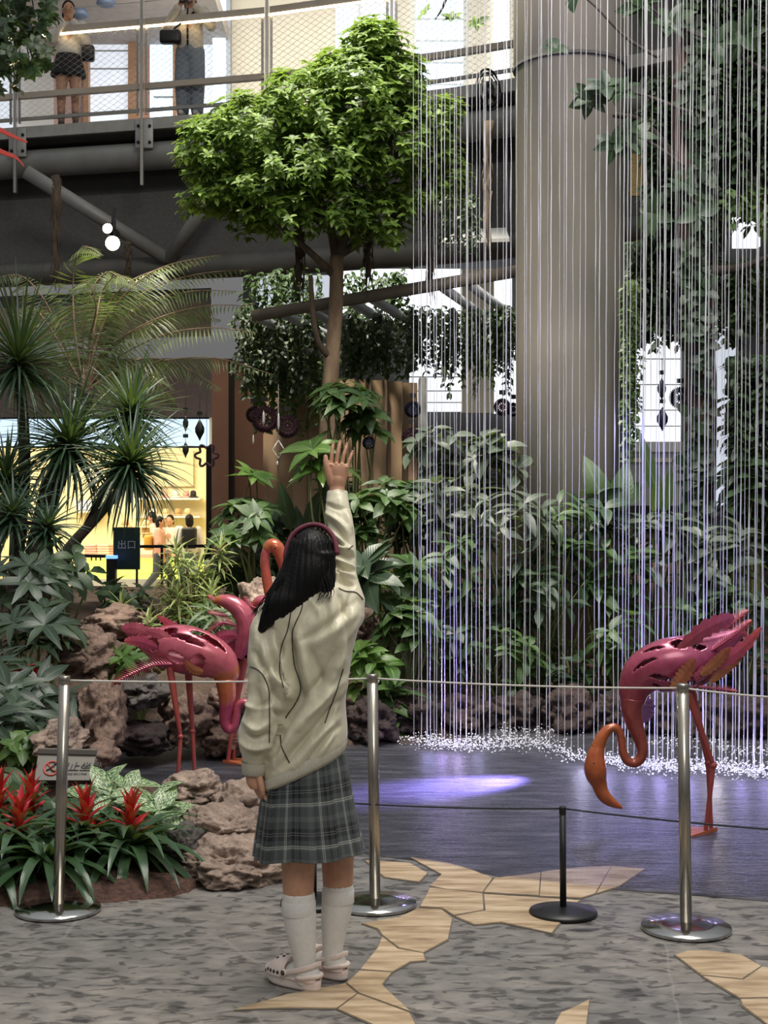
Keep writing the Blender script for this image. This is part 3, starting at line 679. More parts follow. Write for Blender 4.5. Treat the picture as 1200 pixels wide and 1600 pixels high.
# ---------------------------------------------------------------- plants
def gz(x,y):
    b=bank_z(x,y); return max(b,bed_z(x,y),0)
def stems(mb,base,tips,r0=.012,r1=.004,bow=.12):
    for tp in tips:
        tp=Vector(tp); b=base+Vector((U(-.012,.012),U(-.012,.012),0)); m=(b+tp)/2+Vector((U(-bow,bow),U(-bow,bow),U(0,bow)))
        pts=[Vector(p) for p in catmull([b,m,tp],4)]
        mb.tube(pts,[r0+(r1-r0)*k/(len(pts)-1) for k in range(len(pts))],6)
def ell_points(cx,cy,rx,ry,Y,rd,n,shell=.45):
    out=[]
    while len(out)<n:
        v=rv(); s=U(shell,1)**.6
        out.append((P(cx,cy,Y)+Vector((v.x*pxm(rx,Y)*s,v.y*rd*s,v.z*pxm(ry,Y)*s)),v))
    return out
def bush(name,label,cat,cx,cy,rx,ry,Y,n,L,W,m,kind='ovate',rd=None,droop=.7,per=7,group=None,base_x=None,spread=1.15,prof=None,stem=stemg,nst=14,up=.9,face=.5,ns=4):
    rd=rd or pxm(rx,Y)*.7; c=P(cx,cy,Y)
    bx=X(base_x,Y) if base_x is not None else c.x
    base=Vector((bx,Y+.1,gz(bx,Y)))
    t=thing(name,label,cat,base,group); recs=[]; pts=ell_points(cx,cy,rx,ry,Y,rd,n)
    for p,v in pts:
        if p.z<base.z+.04: p.z=base.z+.06
        ax=Vector((v.x*.7,v.y*.5-face,abs(v.z)*.5+up)).normalized()
        if kind=='umbrella': whorl(recs,p,ax,per,L,W,1.35,droop,.2)
        elif kind=='ovate':
            whorl(recs,p,ax,max(3,per//2),L,W,spread,droop,.25); whorl(recs,p-ax*L*.25,ax,per-max(3,per//2),L*1.1,W*1.1,spread+.35,droop,.25)
    leaf_obj('foliage',recs,m,t,prof or ('lance' if kind=='umbrella' else 'ovate'),ns)
    mb=MB(); stems(mb,base,[p for p,_ in pts[:nst]],.014,.004); mb.link('stem',stem,t)
    return t
# --- the big tree in the middle
t=thing('tree','tall tree with a bright green crown in front of the upper walkway','tree',Vector((X(512,13),13,gz(X(512,13),13))))
Yt=13.0
def limb(mb,pts,r0,r1,n=10):
    c=[Vector(p) for p in catmull(pts,6)]; m=len(c)
    mb.tube(c,[(r0+(r1-r0)*k/(m-1))*(1+.08*noise.noise(c[k]*4)) for k in range(m)],n)
trunk=MB()
limb(trunk,[P(508,815,Yt)*1,P(511,740,Yt),P(513,640,Yt),P(519,560,Yt),P(525,480,Yt),P(526,400,Yt)],.085,.062,14)
trunk.link('trunk',bark_pale,t)
br=MB()
limb(br,[P(526,405,Yt),P(540,370,Yt),P(575,330,Yt-.1),P(610,250,Yt-.2),P(600,120,Yt-.1)],.055,.012)
limb(br,[P(526,405,Yt),P(515,350,Yt),P(490,280,Yt),P(470,180,Yt-.2)],.05,.012)
limb(br,[P(522,430,Yt),P(480,390,Yt-.2),P(400,320,Yt-.4),P(330,250,Yt-.5)],.04,.01)
limb(br,[P(526,400,Yt),P(590,360,Yt+.1),P(660,290,Yt+.2),P(700,210,Yt+.2)],.045,.01)
limb(br,[P(515,350,Yt),P(430,290,Yt+.3),P(380,200,Yt+.2)],.03,.008)
limb(br,[P(519,560,Yt),P(500,540,Yt-.1),P(490,500,Yt-.2),P(485,430,Yt-.3)],.035,.02)
br.link('branch',bark,t)
blobs=[(585,60,48,34,500),(560,110,75,45,780),(620,130,50,60,640),(480,150,75,52,760),(400,190,80,52,800),(325,230,52,55,540),(345,290,55,48,380),(430,270,85,55,760),(520,230,90,70,820),(620,220,75,70,620),(690,200,38,58,330),(650,290,48,35,160),(520,320,80,40,420),(420,320,70,32,330),(705,270,30,50,200),(560,170,110,60,700),(455,335,80,40,170),(590,340,60,55,170),(315,305,45,35,100),(385,335,35,30,60),(600,330,60,40,260),(480,240,110,60,500)]
recs=[]
for cx,cy,rx,ry,n in blobs:
    k=0
    while k<n//4:
        v=rv(); s=U(.35,1.12)**.5*(1.12 if U(0,1)<.08 else 1)
        Y=Yt-.15+v.y*.9*s*(rx/80)
        p=P(cx+v.x*rx*s,cy-v.z*ry*s,Y); k+=1
        ax=Vector((v.x*.5,v.y*.4-.25,.8+.3*v.z))
        whorl(recs,p,ax,6,.088,.020,1.1,.7,.3,.4); whorl(recs,p-ax.normalized()*.04,ax,5,.095,.022,1.55,.9,.3,.5)
leaf_obj('crown',recs,L_canopy,t,'ovate',4)
# aerial roots hanging below the walkway and crown
for k,(x,y0,y1,Y,r,lab) in enumerate(((88,275,440,16.0,.055,'thick shaggy hanging root left of the spotlights'),(200,378,420,15.9,.03,'short shaggy root hanging just right of the spotlights'),(468,330,440,13.4,.05,'shaggy hanging root left of the trunk, under the crown'),(575,330,432,13.5,.045,'shaggy hanging root right of the trunk, under the crown'),(672,300,450,13.6,.04,'shaggy hanging root behind the left water strands'),(762,190,400,14.3,.045,'long shaggy hanging root beside the column'))):
    mb=MB(); n=10; pts=[P(x+U(-3,3),y0+(y1-y0)*j/n,Y) for j in range(n+1)]
    mb.tube(pts,[r*(1+.3*U(-1,1))*(1-.5*j/n) for j in range(n+1)],9)
    for j in range(60):
        u=U(0,1); p=P(x,y0+(y1-y0)*u,Y)+Vector((U(-r,r),U(-r,r),0)); mb.tube([p,p+Vector((U(-.04,.04),U(-.04,.04),-U(.08,.25)))],[.006,.002],4)
    tag(mb.link('hanging_root',bark),lab,'root','hanging roots')
# --- vines over the pergola and by the column: each hanging curtain is one plant
def vine(label,x0,x1,y0,y1,Y,n,m,lw=.075,rag=.35,name='hanging_vine'):
    t=thing(name,label,'vine',P((x0+x1)/2,y0,Y),'vines hanging from the pergola'); recs=[]; mb=MB()
    for k in range(n):
        x=U(x0,x1); yb=y0+(y1-y0)*U(1-rag,1); yt=y0+U(-6,12); Yy=Y+U(-.35,.35); pts=[]
        m_=max(3,int((yb-yt)/7)); sway=U(-.05,.05)
        for j in range(m_+1):
            p=P(x,yt+(yb-yt)*j/m_,Yy)+Vector((sway*math.sin(j*.7+k),U(-.02,.02),0)); pts.append(p)
            for _ in range(2):
                d=Vector((U(-1,1),U(-1,.4),U(-.9,.1))); recs.append((p,d,Vector((0,-.5,1))+rv(.4),lw*U(.7,1.3),lw*.3,U(.2,.8),.2))
        mb.tube(pts,.004,4,False)
    leaf_obj('foliage',recs,m,t,'ovate',3); mb.link('stem',stemg,t)
vine('leafy vine curtain under the pergola, left of the trunk',370,505,478,620,14.7,75,L_vine)
vine('leafy vine curtain under the pergola, right of the trunk',535,650,488,590,14.6,60,L_vine)
vine('leafy vine curtain behind the left water strands',640,805,482,585,14.4,85,L_vine,rag=.5)
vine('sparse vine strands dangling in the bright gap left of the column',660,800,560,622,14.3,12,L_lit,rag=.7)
vine('vine hanging in front of the dark tube, left of the trunk',385,500,425,520,15.0,38,L_mid)
vine('vine hanging in front of the dark tube, right of the trunk',540,640,425,500,15.0,28,L_mid)
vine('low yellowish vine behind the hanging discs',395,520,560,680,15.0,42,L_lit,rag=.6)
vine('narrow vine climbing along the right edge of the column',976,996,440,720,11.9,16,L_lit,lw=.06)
vine('dark vine mass right of the column, above the bright gap',985,1075,380,545,13.0,70,L_vine,lw=.09,rag=.5)
vine('dark vine mass at the right edge, halfway up',1110,1215,410,540,12.6,45,L_vine,lw=.1,rag=.6)
vine('dark vine mass around the big trunk at the right, upper part',1015,1130,120,420,12.8,85,L_dark,lw=.11,rag=.5)
vine('dark vine mass in the top right corner',1085,1230,-30,330,12.5,95,L_dark,lw=.12,rag=.5)
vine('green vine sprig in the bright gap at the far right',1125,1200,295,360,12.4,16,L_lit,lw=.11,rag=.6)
vine('long dark vine at the right edge beside the pale gap',1145,1215,560,900,12.2,60,L_vine,lw=.1,rag=.3)
vine('dark vine below the crown beside the fan',690,745,300,400,14.0,14,L_vine,lw=.08)
# --- big trunk at the right, wrapped with climber leaves
t=thing('tree','thick reddish brown trunk at the right behind the water','tree',Vector((X(1092,12.3),12.3,gz(X(1092,12.3),12.3))))
mb=MB(); limb(mb,[P(1090,1040,12.3),P(1092,800,12.3),P(1096,600,12.3),P(1085,400,12.3),P(1070,200,12.3),P(1080,-40,12.3)],.15,.11,14)
mb.link('trunk',mat('red_bark',(.13,.07,.055),.85,c2=(.06,.035,.03),scale=10,bs=.8,bscale=26,bdist=.02,stretch=(1,1,.3)),t)
mb=MB(); limb(mb,[P(1080,330,12.3),P(1045,240,12.2),P(1000,190,12.0),P(960,180,11.6)],.06,.02); limb(mb,[P(1085,420,12.3),P(1150,420,12.2),P(1215,395,12.1)],.05,.02)
mb.link('branch',bark_dark,t)
recs=[]
for k in range(210):
    yy=U(-30,1000); p=P(1088+U(-18,18),yy,12.3-U(.12,.25)); whorl(recs,p,(U(-.5,.5),-1,.3),3,.13,.045,1.1,.6,.2)
leaf_obj('climber',recs,L_dark,t,'ovate',3)
# sprigs of big leaves in front of the column
def sprig(label,pts,Y,spots,L,W,m,per=7,name='leafy_branch',cat='branch'):
    t=thing(name,label,cat,P(*pts[0],Y),'branches in front of the column'); mb=MB()
    limb(mb,[P(x,y,Y+.06*k) for k,(x,y) in enumerate(pts)],.016,.005,7); mb.link('stem',bark_dark,t); recs=[]
    for x,y,n in spots:
        for j in range(n): whorl(recs,P(x+U(-8,8),y+U(-8,8),Y+U(-.1,.1)),(U(-.6,.2),-.5,U(-.1,.7)),per,L,W,1.25,.6,.2)
    leaf_obj('foliage',recs,m,t,'ovate',4)
sprig('dark leafy branch reaching left across the column, middle one',[(1075,175),(1010,150),(960,140),(935,135)],10.6,[(940,135,2),(930,150,2),(965,150,1)],.17,.045,L_dark,6)
sprig('dark leafy branch tip on the column, uppermost',[(1030,90),(980,60),(930,10),(905,-10)],10.6,[(905,-6,1),(872,75,1)],.17,.05,L_dark,5)
sprig('dark leafy branch along the right edge of the column, lowest',[(1070,260),(1020,225),(985,215),(962,235)],10.7,[(965,225,2),(990,210,2)],.18,.045,L_dark,6)
sprig('dark leafy branch crossing the top right of the water',[(1215,120),(1120,70),(1040,30),(1000,-5)],10.8,[(1005,10,2),(1045,40,2),(1120,75,2),(1160,50,2)],.2,.05,L_dark,6)
sprig('silvery leafy branch right of the column, halfway up',[(1100,330),(1060,300),(1020,330)],10.9,[(1025,330,1),(1065,300,2),(1090,330,2)],.18,.05,L_dark,6)
sprig('small leafy twig in the gap above the left strands',[(700,-10),(690,15),(680,30)],12.6,[(668,20,1),(700,30,1),(745,40,1)],.12,.035,L_canopy,6)
# hanging ficus leaves at the top left
t=thing('hanging_ficus','dark ficus foliage hanging in the top left corner','tree',P(20,-30,11)); recs=[]; mb=MB()
for k in range(150):
    x,y=U(-40,88),U(-25,165)
    if y>150-1.2*abs(x-30) and U(0,1)<.7: continue
    if x>62 and y>110: continue
    p=P(x,y,11+U(-.5,.5)); whorl(recs,p,(U(-.5,.5),U(-.6,.2),U(-.2,.6)),7,.095,.028,1.3,.8,.2)
    if k%4==0: limb(mb,[P(x+U(-30,0),y-70,11),P(x-4,y-30,11),p],.008,.003,5)
leaf_obj('foliage',recs,L_dark,t,'ovate',4); mb.link('stem',bark_dark,t)

# --- dracaenas with trunks at the left
def sword_head(recs,c,axis,n,L,W,spread=1.6,droop=.9):
    axis=Vector(axis).normalized(); x=axis.orthogonal().normalized(); y=axis.cross(x)
    for k in range(n):
        a=k*2.39996; s=spread*math.sqrt((k+.5)/n)
        d=(x*math.cos(a)+y*math.sin(a))*math.sin(s)+axis*math.cos(s)
        l=L*U(.75,1.1); recs.append((Vector(c)-axis*.12*(k/n),d,axis+rv(.1),l,W*U(.8,1.2),droop*(.25+.9*(s/spread)**2)*U(.7,1.3),.45))
def dracaena(label,trunk_pts,heads,Y,r=.07,m=L_sword):
    t=thing('dracaena',label,'plant',P(*trunk_pts[0],Y),'dracaenas left of the shop view'); mb=MB()
    limb(mb,[P(x,y,Y) for x,y in trunk_pts],r,r*.6,12)
    recs=[]
    for (hx,hy,n,L,ax,dr) in heads:
        tp=P(*trunk_pts[-1],Y); h=P(hx,hy,Y)
        if (tp-h).length>.1: limb(mb,[tp,(tp+h)/2+Vector((0,0,-.03)),h],r*.55,r*.4,9)
        sword_head(recs,h,ax,int(n*1.5),L,.019,1.85,dr)
    leaf_obj('foliage',recs,m,t,'sword',5); mb.link('trunk',bark_dark,t)
dracaena('tall dark dracaena with a huge spiky head at the left edge',[(20,960),(28,850),(38,740),(35,640),(28,585)],[(30,560,120,.95,(.15,-.2,1),.9)],12.2,.07)
dracaena('dracaena with a thick leaning trunk rising through the shop sign',[(40,950),(62,830),(80,760),(100,715)],[(108,690,130,.78,(.25,-.3,1),1.25)],12.0,.095)
dracaena('dracaena with a thin trunk leaning right, in front of the shop',[(60,930),(105,860),(150,810),(180,775),(194,755)],[(203,722,150,.60,(.25,-.3,1),1.35)],11.6,.05)
dracaena('dracaena head rising above the leaning trunk',[(70,940),(120,850),(165,760),(196,690)],[(204,640,100,.58,(.15,-.2,1),.9)],12.1,.035)
dracaena('low dense dracaena at the left edge below the sign band',[(-10,960),(-5,850),(5,780)],[(10,745,90,.55,(.1,-.3,1),1.2)],11.8,.05)
dracaena('dracaena overhanging the left edge above the umbrella plants',[(-30,950),(-20,850),(0,800)],[(20,800,60,.42,(.3,-.4,.8),1.3),(75,820,50,.36,(.3,-.4,.8),1.3)],11.2,.04)
# --- cycad: arching feather fronds
def frond(recs,mb,pts,Lf,n=46,Wl=.009,hang=.5):
    c=[Vector(p) for p in catmull(pts,12)]; m=len(c)
    mb.tube(c,[.011*(1-.8*k/m) for k in range(m)],6)
    for k in range(n):
        u=.12+.88*k/n; i=min(m-2,int(u*(m-1))); p=c[i].lerp(c[i+1],u*(m-1)-i); d=(c[i+1]-c[i]).normalized()
        s=d.cross(Vector((0,-.6,1))).normalized(); up=s.cross(d)
        l=Lf*math.sin(PI*min(1,.18+.8*u))*U(.9,1.1)
        for sg in (-1,1): recs.append((p,(s*sg+d*.55-Vector((0,0,1))*hang*U(.5,1)),up,l,Wl,.6,.1))
t=thing('cycad','cycad with long arching feather fronds under the spotlights','plant',Vector((X(48,12.6),12.6,gz(X(48,12.6),12.6)))); recs=[]; mb=MB()
c0=(132,612)
fr=[[(c0),(117,520),(115,430),(128,386),(158,398)],[(c0),(130,520),(145,450),(170,425),(198,446)],[(c0),(150,520),(185,455),(235,425),(310,410)],[(c0),(160,520),(220,460),(300,430),(395,420)],
    [(c0),(165,535),(225,475),(300,455),(370,455)],[(c0),(170,545),(240,500),(320,478),(395,478)],[(c0),(170,550),(225,510),(290,490),(345,500)],[(c0),(175,565),(250,525),(330,512),(400,520)],
    [(c0),(185,580),(265,562),(340,560),(425,585)],[(c0),(170,580),(230,560),(290,575),(345,610)],[(c0),(100,540),(70,470),(30,430),(-20,440)],[(c0),(105,560),(70,500),(45,480),(10,500)],
    [(c0),(170,590),(215,575),(250,600),(275,640)],[(c0),(150,500),(160,455),(185,430),(215,450)],[(c0),(140,530),(150,480),(135,440),(108,455)],[(c0),(95,590),(50,590),(20,620)],[(c0),(160,510),(205,450),(260,415),(345,398)]]
for k,pp in enumerate(fr):
    n=len(pp); frond(recs,mb,[P(x,y,12.6+(.0 if j==0 else U(-.5,.4)*j/n)) for j,(x,y) in enumerate(pp)],.27)
leaf_obj('fronds',recs,L_frond,t,'strap',2); mb.link('midribs',bark_pale,t)
mb=MB(); limb(mb,[P(48,960,12.6),P(66,820,12.6),P(96,720,12.6),P(122,650,12.6),P(132,612,12.6)],.10,.09,12); mb.link('trunk',bark_dark,t)
recs=[]
# --- umbrella plants, left foreground of the bank
um=[(30,915,62,38,9.6,10,'umbrella plant at the left edge level with the shop counter'),(62,985,70,42,9.0,12,'umbrella plant with grey green palmate leaves beside the soil bank'),(22,1062,58,42,8.3,10,'umbrella plant hanging over the left edge beside the steel post'),
    (100,1110,32,36,8.0,6,'small umbrella plant drooping just left of the first steel post'),(12,1120,28,30,7.9,6,'umbrella plant low at the left edge above the bromeliads')]
for cx,cy,rx,ry,Y,n,lab in um:
    bush('umbrella_plant',lab,'plant',cx,cy,rx,ry,Y,n,.25,.036,L_umb,'umbrella',.3,.7,8,'umbrella plants at the left',base_x=cx-20,up=.8,face=.45)
bush('broad_leaf_plant','dark broad leaves drooping below the leaning trunks','plant',92,885,50,26,11,8,.24,.05,L_dark,'ovate',.3,.9,6,up=.6)
bush('shrub','low dark shrub in front of the bollard','shrub',195,930,40,18,11.8,12,.14,.035,L_dark,'ovate',.3,.8,6)
# --- green plants between shop and girl
bush('umbrella_plant','pale green umbrella plant top in front of the salmon wall','plant',380,745,26,14,12.2,3,.24,.05,L_bright,'umbrella',.2,.5,9,base_x=385,nst=3,up=1.2,face=.3)
bush('umbrella_plant','green umbrella plant below the pale one, left of the girl\'s head','plant',385,815,48,42,12.0,17,.20,.042,L_mid,'umbrella',.35,.6,8,base_x=392,up=.9)
bush('shrub','dark shrub in front of the salmon wall foot','shrub',370,885,42,35,12.3,18,.17,.045,L_dark,'ovate',.35,.7,7,base_x=375)
bush('shrub','dark shrub behind the girl\'s head','shrub',440,850,45,60,12.8,24,.19,.05,L_dark,'ovate',.3,.7,7,base_x=440)
bush('umbrella_plant','umbrella plant with long leaves right behind the raised hand','plant',515,715,48,22,12.0,5,.34,.062,L_bright,'umbrella',.25,.7,8,base_x=530,up=.9,face=.6,nst=5)
bush('umbrella_plant','bushy umbrella plant above the raised hand, by the trunk','plant',545,625,48,28,12.2,17,.22,.05,L_mid,'umbrella',.3,.7,8,base_x=535,up=1.0,face=.3)
bush('umbrella_plant','dark umbrella plant to the right above the raised hand','plant',578,660,30,18,12.4,7,.24,.055,L_mid,'umbrella',.25,.8,8,base_x=560,up=.9)
def paddles(label,items,Y,m,base_x,name='paddle_leaf_plant'):
    bx=X(base_x,Y); base=Vector((bx,Y,gz(bx,Y))); t=thing(name,label,'plant',base); recs=[]; mb=MB()
    for (x0,y0,x1,y1,w,dr) in items:
        a=P(x0,y0,Y+U(-.1,.1)); b_=P(x1,y1,Y+U(-.2,.1)); d=b_-a
        recs.append((a,d,Vector((0,-1,.2)),d.length*1.05,pxm(w,Y),dr,.18)); limb(mb,[base,(base+a)/2+Vector((U(-.03,.03),0,.05)),a],.014,.008,7)
    leaf_obj('foliage',recs,m,t,'ovate',8); mb.link('stem',stemg,t)
paddles('plant with upright dark paddle leaves left of the raised sleeve',[(455,830,438,756,13,.2),(478,825,505,762,13,.4),(470,840,462,790,10,.3)],12.5,L_dark,465)
paddles('upright bright paddle leaf right of the column',[(1035,800,1000,672,12,.15),(1040,800,1050,735,10,.4),(1020,800,1030,750,10,.2),(950,820,925,712,22,1.0),(958,815,985,720,20,.9)],11.2,L_mid,1005)
paddles('pair of big drooping paddle leaves at the foot of the column',[(915,830,895,770,16,.5),(960,800,948,752,18,.6),(975,790,1005,745,15,.7)],11.5,L_dark,955)
# broad leaved shrubs right of the girl and behind the water
bs=[(622,775,42,28,11.4,11,.22,.055,L_mid,'mid green shrub right of the raised hand'),
    (590,800,50,42,10.9,16,.24,.07,L_mid,'broad leaved shrub right of the raised sleeve'),
    (650,800,50,50,11.3,16,.24,.07,L_dark,'dark broad leaved shrub at the left edge of the water'),
    (590,885,36,28,10.2,5,.33,.105,L_umb,'plant with big round grey green leaves beside the girl\'s shoulder'),
    (620,905,48,40,10.4,12,.24,.06,L_mid,'green shrub to the right of the girl\'s shoulder'),
    (635,975,42,38,10.1,12,.24,.065,L_mid,'glossy green shrub right of the girl\'s jacket'),
    (590,1045,42,45,9.9,11,.23,.065,L_bright,'bright low shrub above the middle steel post'),
    (610,1105,30,30,9.8,7,.26,.055,L_mid,'long leaved green plant drooping at the pool edge by the middle post'),
    (690,700,45,40,11.6,13,.27,.08,L_silver,'silvery philodendron beside the trim of the tan wall'),
    (720,790,58,52,11.0,18,.26,.055,L_silver,'silvery shrub behind the left water strands'),
    (775,720,45,45,11.5,14,.28,.09,L_silver,'silvery large leaved climber left of the column foot'),
    (800,820,70,50,10.8,20,.26,.05,L_silver,'silvery narrow leaved shrub left below the column'),
    (700,890,55,55,10.7,18,.22,.05,L_mid,'green shrub behind the left water strands, lower'),
    (880,820,60,45,11.0,18,.25,.05,L_mid,'narrow leaved shrub at the foot of the column'),
    (850,920,75,55,10.8,20,.22,.05,L_dark,'dark shrub in the middle behind the water'),
    (770,930,60,60,10.9,20,.20,.045,L_dark,'dark shrub behind the water, left of the middle'),
    (700,1000,55,50,10.4,18,.18,.045,L_dark,'low dark shrub behind the left strands'),
    (790,1030,65,45,10.5,20,.16,.045,L_mid,'small leaved shrub low behind the water'),
    (880,1030,60,45,10.6,18,.16,.04,L_dark,'small dark shrub left of the right flamingo'),
    (960,900,55,60,11.0,20,.25,.06,L_mid,'green shrub above the right flamingo'),
    (1030,860,60,60,11.2,20,.26,.06,L_silver,'silvery shrub left of the reddish trunk'),
    (975,990,48,42,10.6,14,.19,.05,L_mid,'small green shrub behind the right flamingo\'s back'),
    (1130,870,60,60,11.2,20,.26,.07,L_silver,'silvery shrub right of the reddish trunk'),
    (1180,780,45,70,11.8,18,.26,.08,L_dark,'dark large leaved shrub at the right edge'),
    (1165,960,60,55,10.8,18,.24,.06,L_dark,'dark shrub at the right edge above the flamingo tail'),
    (1085,970,50,45,11.0,14,.22,.055,L_mid,'green shrub behind the right flamingo\'s tail'),
    (1165,735,34,40,12.0,10,.28,.1,L_umb,'large leaved climber right of the pale blue gap'),
    (1180,640,45,60,12.4,18,.26,.09,L_dark,'dark climber at the right edge level with the raised hand'),
    (940,800,40,40,11.2,10,.27,.08,L_umb,'large leaved plant at the right foot of the column'),
    (530,790,45,55,12.6,20,.2,.055,L_dark,'dark shrub behind the raised sleeve'),
    (560,950,40,70,11.2,18,.2,.05,L_dark,'dark shrub behind the girl\'s right shoulder'),
    (1045,1050,60,40,11.0,16,.18,.045,L_dark,'low dark shrub behind the right flamingo\'s legs'),
    (1160,1060,60,45,11.0,16,.18,.045,L_dark,'low dark shrub at the right edge above the foam')]
for cx,cy,rx,ry,Y,n,L,W,m,lab in bs:
    bush('shrub',lab,'shrub',cx,cy,rx,ry,Y,int(n*(.95 if Y<10.45 or cx<660 else .8)),L*.88,W*.74,m,'ovate',None,.75,6,'shrubs around the waterfall',up=1.0,face=.3)
# song of india plants on the bank
def song(label,tops,Y,base_x,L=.2):
    bx=X(base_x,Y); base=Vector((bx,Y,gz(bx,Y))); t=thing('striped_dracaena',label,'plant',base,'striped dracaenas on the bank'); recs=[]; mb=MB(); 
    for x,y in tops:
        p=P(x,y,Y+U(-.15,.15)); sword_head(recs,p,(U(-.2,.2),-.25,1),24,L,.013,1.8,.9); sword_head(recs,p-Vector((0,0,.12)),(U(-.2,.2),-.25,1),14,L,.013,1.9,1.0)
    stems(mb,base,[P(x,y,Y) for x,y in tops],.012,.007,.05)
    leaf_obj('foliage',recs,L_vari,t,'strap',4); mb.link('stem',bark_pale,t)
song('tall striped dracaena clump with pale leaves in front of the shop railing',[(275,858),(290,880),(262,890),(312,885),(300,915),(278,925),(322,900),(265,940),(310,945),(330,925),(290,950),(345,855)],11.6,292)
song('small striped dracaena on the soil below the green board',[(190,945)],11.2,190,.19)
song('small yellow striped dracaena above the left flamingo',[(232,968)],10.6,232,.15)
bush('grassy_plant','strap leaved grassy plant behind the left flamingo','plant',325,965,42,25,11.0,8,.3,.014,L_mid,'ovate',.3,1.1,14,base_x=320,prof='strap',up=1.2)
bush('fern','bright green fern under the left flamingo\'s tail','plant',215,1020,34,18,9.7,8,.19,.03,L_bright,'ovate',.25,.8,9,base_x=215,prof='lance')
bush('shrub','bright small shrub behind the sitting sign','shrub',35,1165,38,16,7.6,14,.10,.03,L_bright,'ovate',.2,.7,7,base_x=35)
bush('shrub','dark leafy tuft left of the sitting sign','shrub',15,1235,35,22,6.6,9,.14,.045,L_mid,'ovate',.2,.7,7,base_x=15)
# --- bromeliads with red spikes and blotched plants at the front left
def rosette(recs,c,n,L):
    for k in range(n):
        a=k*2.39996+U(-.15,.15); u=(k+.5)/n; s=.35+.95*u
        recs.append((c,Vector((math.cos(a)*math.sin(s),math.sin(a)*math.sin(s),math.cos(s))),Vector((0,0,1)),L*U(.8,1.1)*(.8+.3*u),.026*U(.85,1.15),U(1.2,2.0),.3))
def bromeliad(label,fx,fy,Y,h,n=24,L=.36):
    bx=X(fx,Y); base=Vector((bx,Y,gz(bx,Y))); t=thing('bromeliad',label,'plant',base,'red bromeliads at the front left'); recs=[]; L=L*1.2
    rosette(recs,base+Vector((0,0,.06)),n+6,L)
    leaf_obj('foliage',recs,L_brom,t,'strap',7)
    top=P(fx,fy,Y-.02); mb=MB(); mb.tube([base,base.lerp(top,.5),top-Vector((0,0,.1))],[.014,.013,.016],10); st_=mb.link('flower_stalk',L_red,t)
    recs=[]
    for k in range(22):
        a=k*2.4; u=k/21+U(-.03,.03); p=(top-Vector((0,0,.17))).lerp(top-Vector((0,0,.03)),u); s=.62-.42*u+U(-.1,.1)
        recs.append((p,Vector((math.cos(a)*math.sin(s),math.sin(a)*math.sin(s),math.cos(s))),Vector((0,0,1)),U(.11,.155),.0205,.75 if u<.75 else .3,.5))
    leaf_obj('flower',recs,L_red,st_,'lance',5)
for lab,fx,fy,Y,n in (('red bromeliad just right of the steel post',133,1250,6.0,28),('rightmost red bromeliad, beside the pale rocks',204,1254,5.95,34),('red bromeliad left of the steel post, lower spike',30,1258,5.9,28),('red bromeliad behind the sign\'s left edge, higher spike',48,1228,6.25,20),('red bromeliad cut by the left edge',-2,1228,6.3,20)):
    bromeliad(lab,fx,fy,Y,.4,n,.40)
for lab,x,y,Y in (('green bromeliad without a spike at the bottom left',75,1330,5.75),('green bromeliad without a spike left of the post base',-15,1310,5.8),('green strap leaved bromeliad behind the post',105,1290,6.15)):
    bx=X(x,Y); base=Vector((bx,Y,gz(bx,Y))); t=thing('bromeliad',lab,'plant',base); recs=[]; rosette(recs,base+Vector((0,0,.05)),34,.48); leaf_obj('foliage',recs,L_brom,t,'strap',7)
for lab,cx,cy,Y in (('blotched aglaonema behind the red bromeliads',172,1245,6.4),('blotched aglaonema right of the rightmost red spike',238,1272,6.25)):
    bush('aglaonema',lab,'plant',cx,cy,22,20,Y,5,.19,.05,L_agla,'ovate',.15,.6,6,'blotched plants among the bromeliads',up=.9,face=.4)
t=thing('red_flower_plant','small plant with red flowers half hidden by the umbrella leaves','plant',Vector((X(45,8.6),8.6,0))); recs=[]; 
for x,y in ((27,1052),(52,1050),(40,1058)): whorl(recs,P(x,y,8.5),(0,-1,.5),6,.06,.02,1.2,.4,.2)
leaf_obj('flower',recs,L_red,t,'ovate',3); mb=MB(); stems(mb,Vector((X(45,8.6),8.6,.02)),[P(27,1052,8.5),P(52,1050,8.5),P(40,1058,8.5)]); mb.link('stem',stemg,t)
# ---------------------------------------------------------------- rocks
_ico={}
def ico(n):
    if n not in _ico:
        import bmesh
        b=bmesh.new(); bmesh.ops.create_icosphere(b,subdivisions=n,radius=1); b.verts.ensure_lookup_table()
        _ico[n]=([v.co.copy() for v in b.verts],[tuple(v.index for v in f.verts) for f in b.faces]); b.free()
    return _ico[n]
def rock(label,x0,y0,x1,y1,Y,m,seed,depth=None,sub=5,group=None,rough=1.0):
    c=P((x0+x1)/2,(y0+y1)/2,Y); rx=pxm((x1-x0)/2,Y)*1.02; rz=pxm((y1-y0)/2,Y)*1.05; ry=depth or (rx+rz)/2
    vs,fs=ico(sub); out=[]; s=Vector((seed*3.1,seed*1.7,seed*.9))
    for v in vs:
        q=Vector((v.x*1.1,v.y*1.1,v.z*1.5))+s
        d=.30*noise.noise(q*1.1)+.26*rough*noise.noise(q*2.4)-.17*rough*abs(noise.noise(q*3.9))+.08*rough*noise.noise(q*8)-.06*rough*abs(noise.noise(q*13))+.035*rough*noise.noise(q*27)+.06
        pass
        w=v*(1+d); w=Vector((w.x,w.y,max(w.z,-.75)))
        out.append(c+Vector((w.x*rx,w.y*ry,w.z*rz)))
    o=link('rock',mesh('rock',out,fs),m); return tag(o,label,'rock',group)
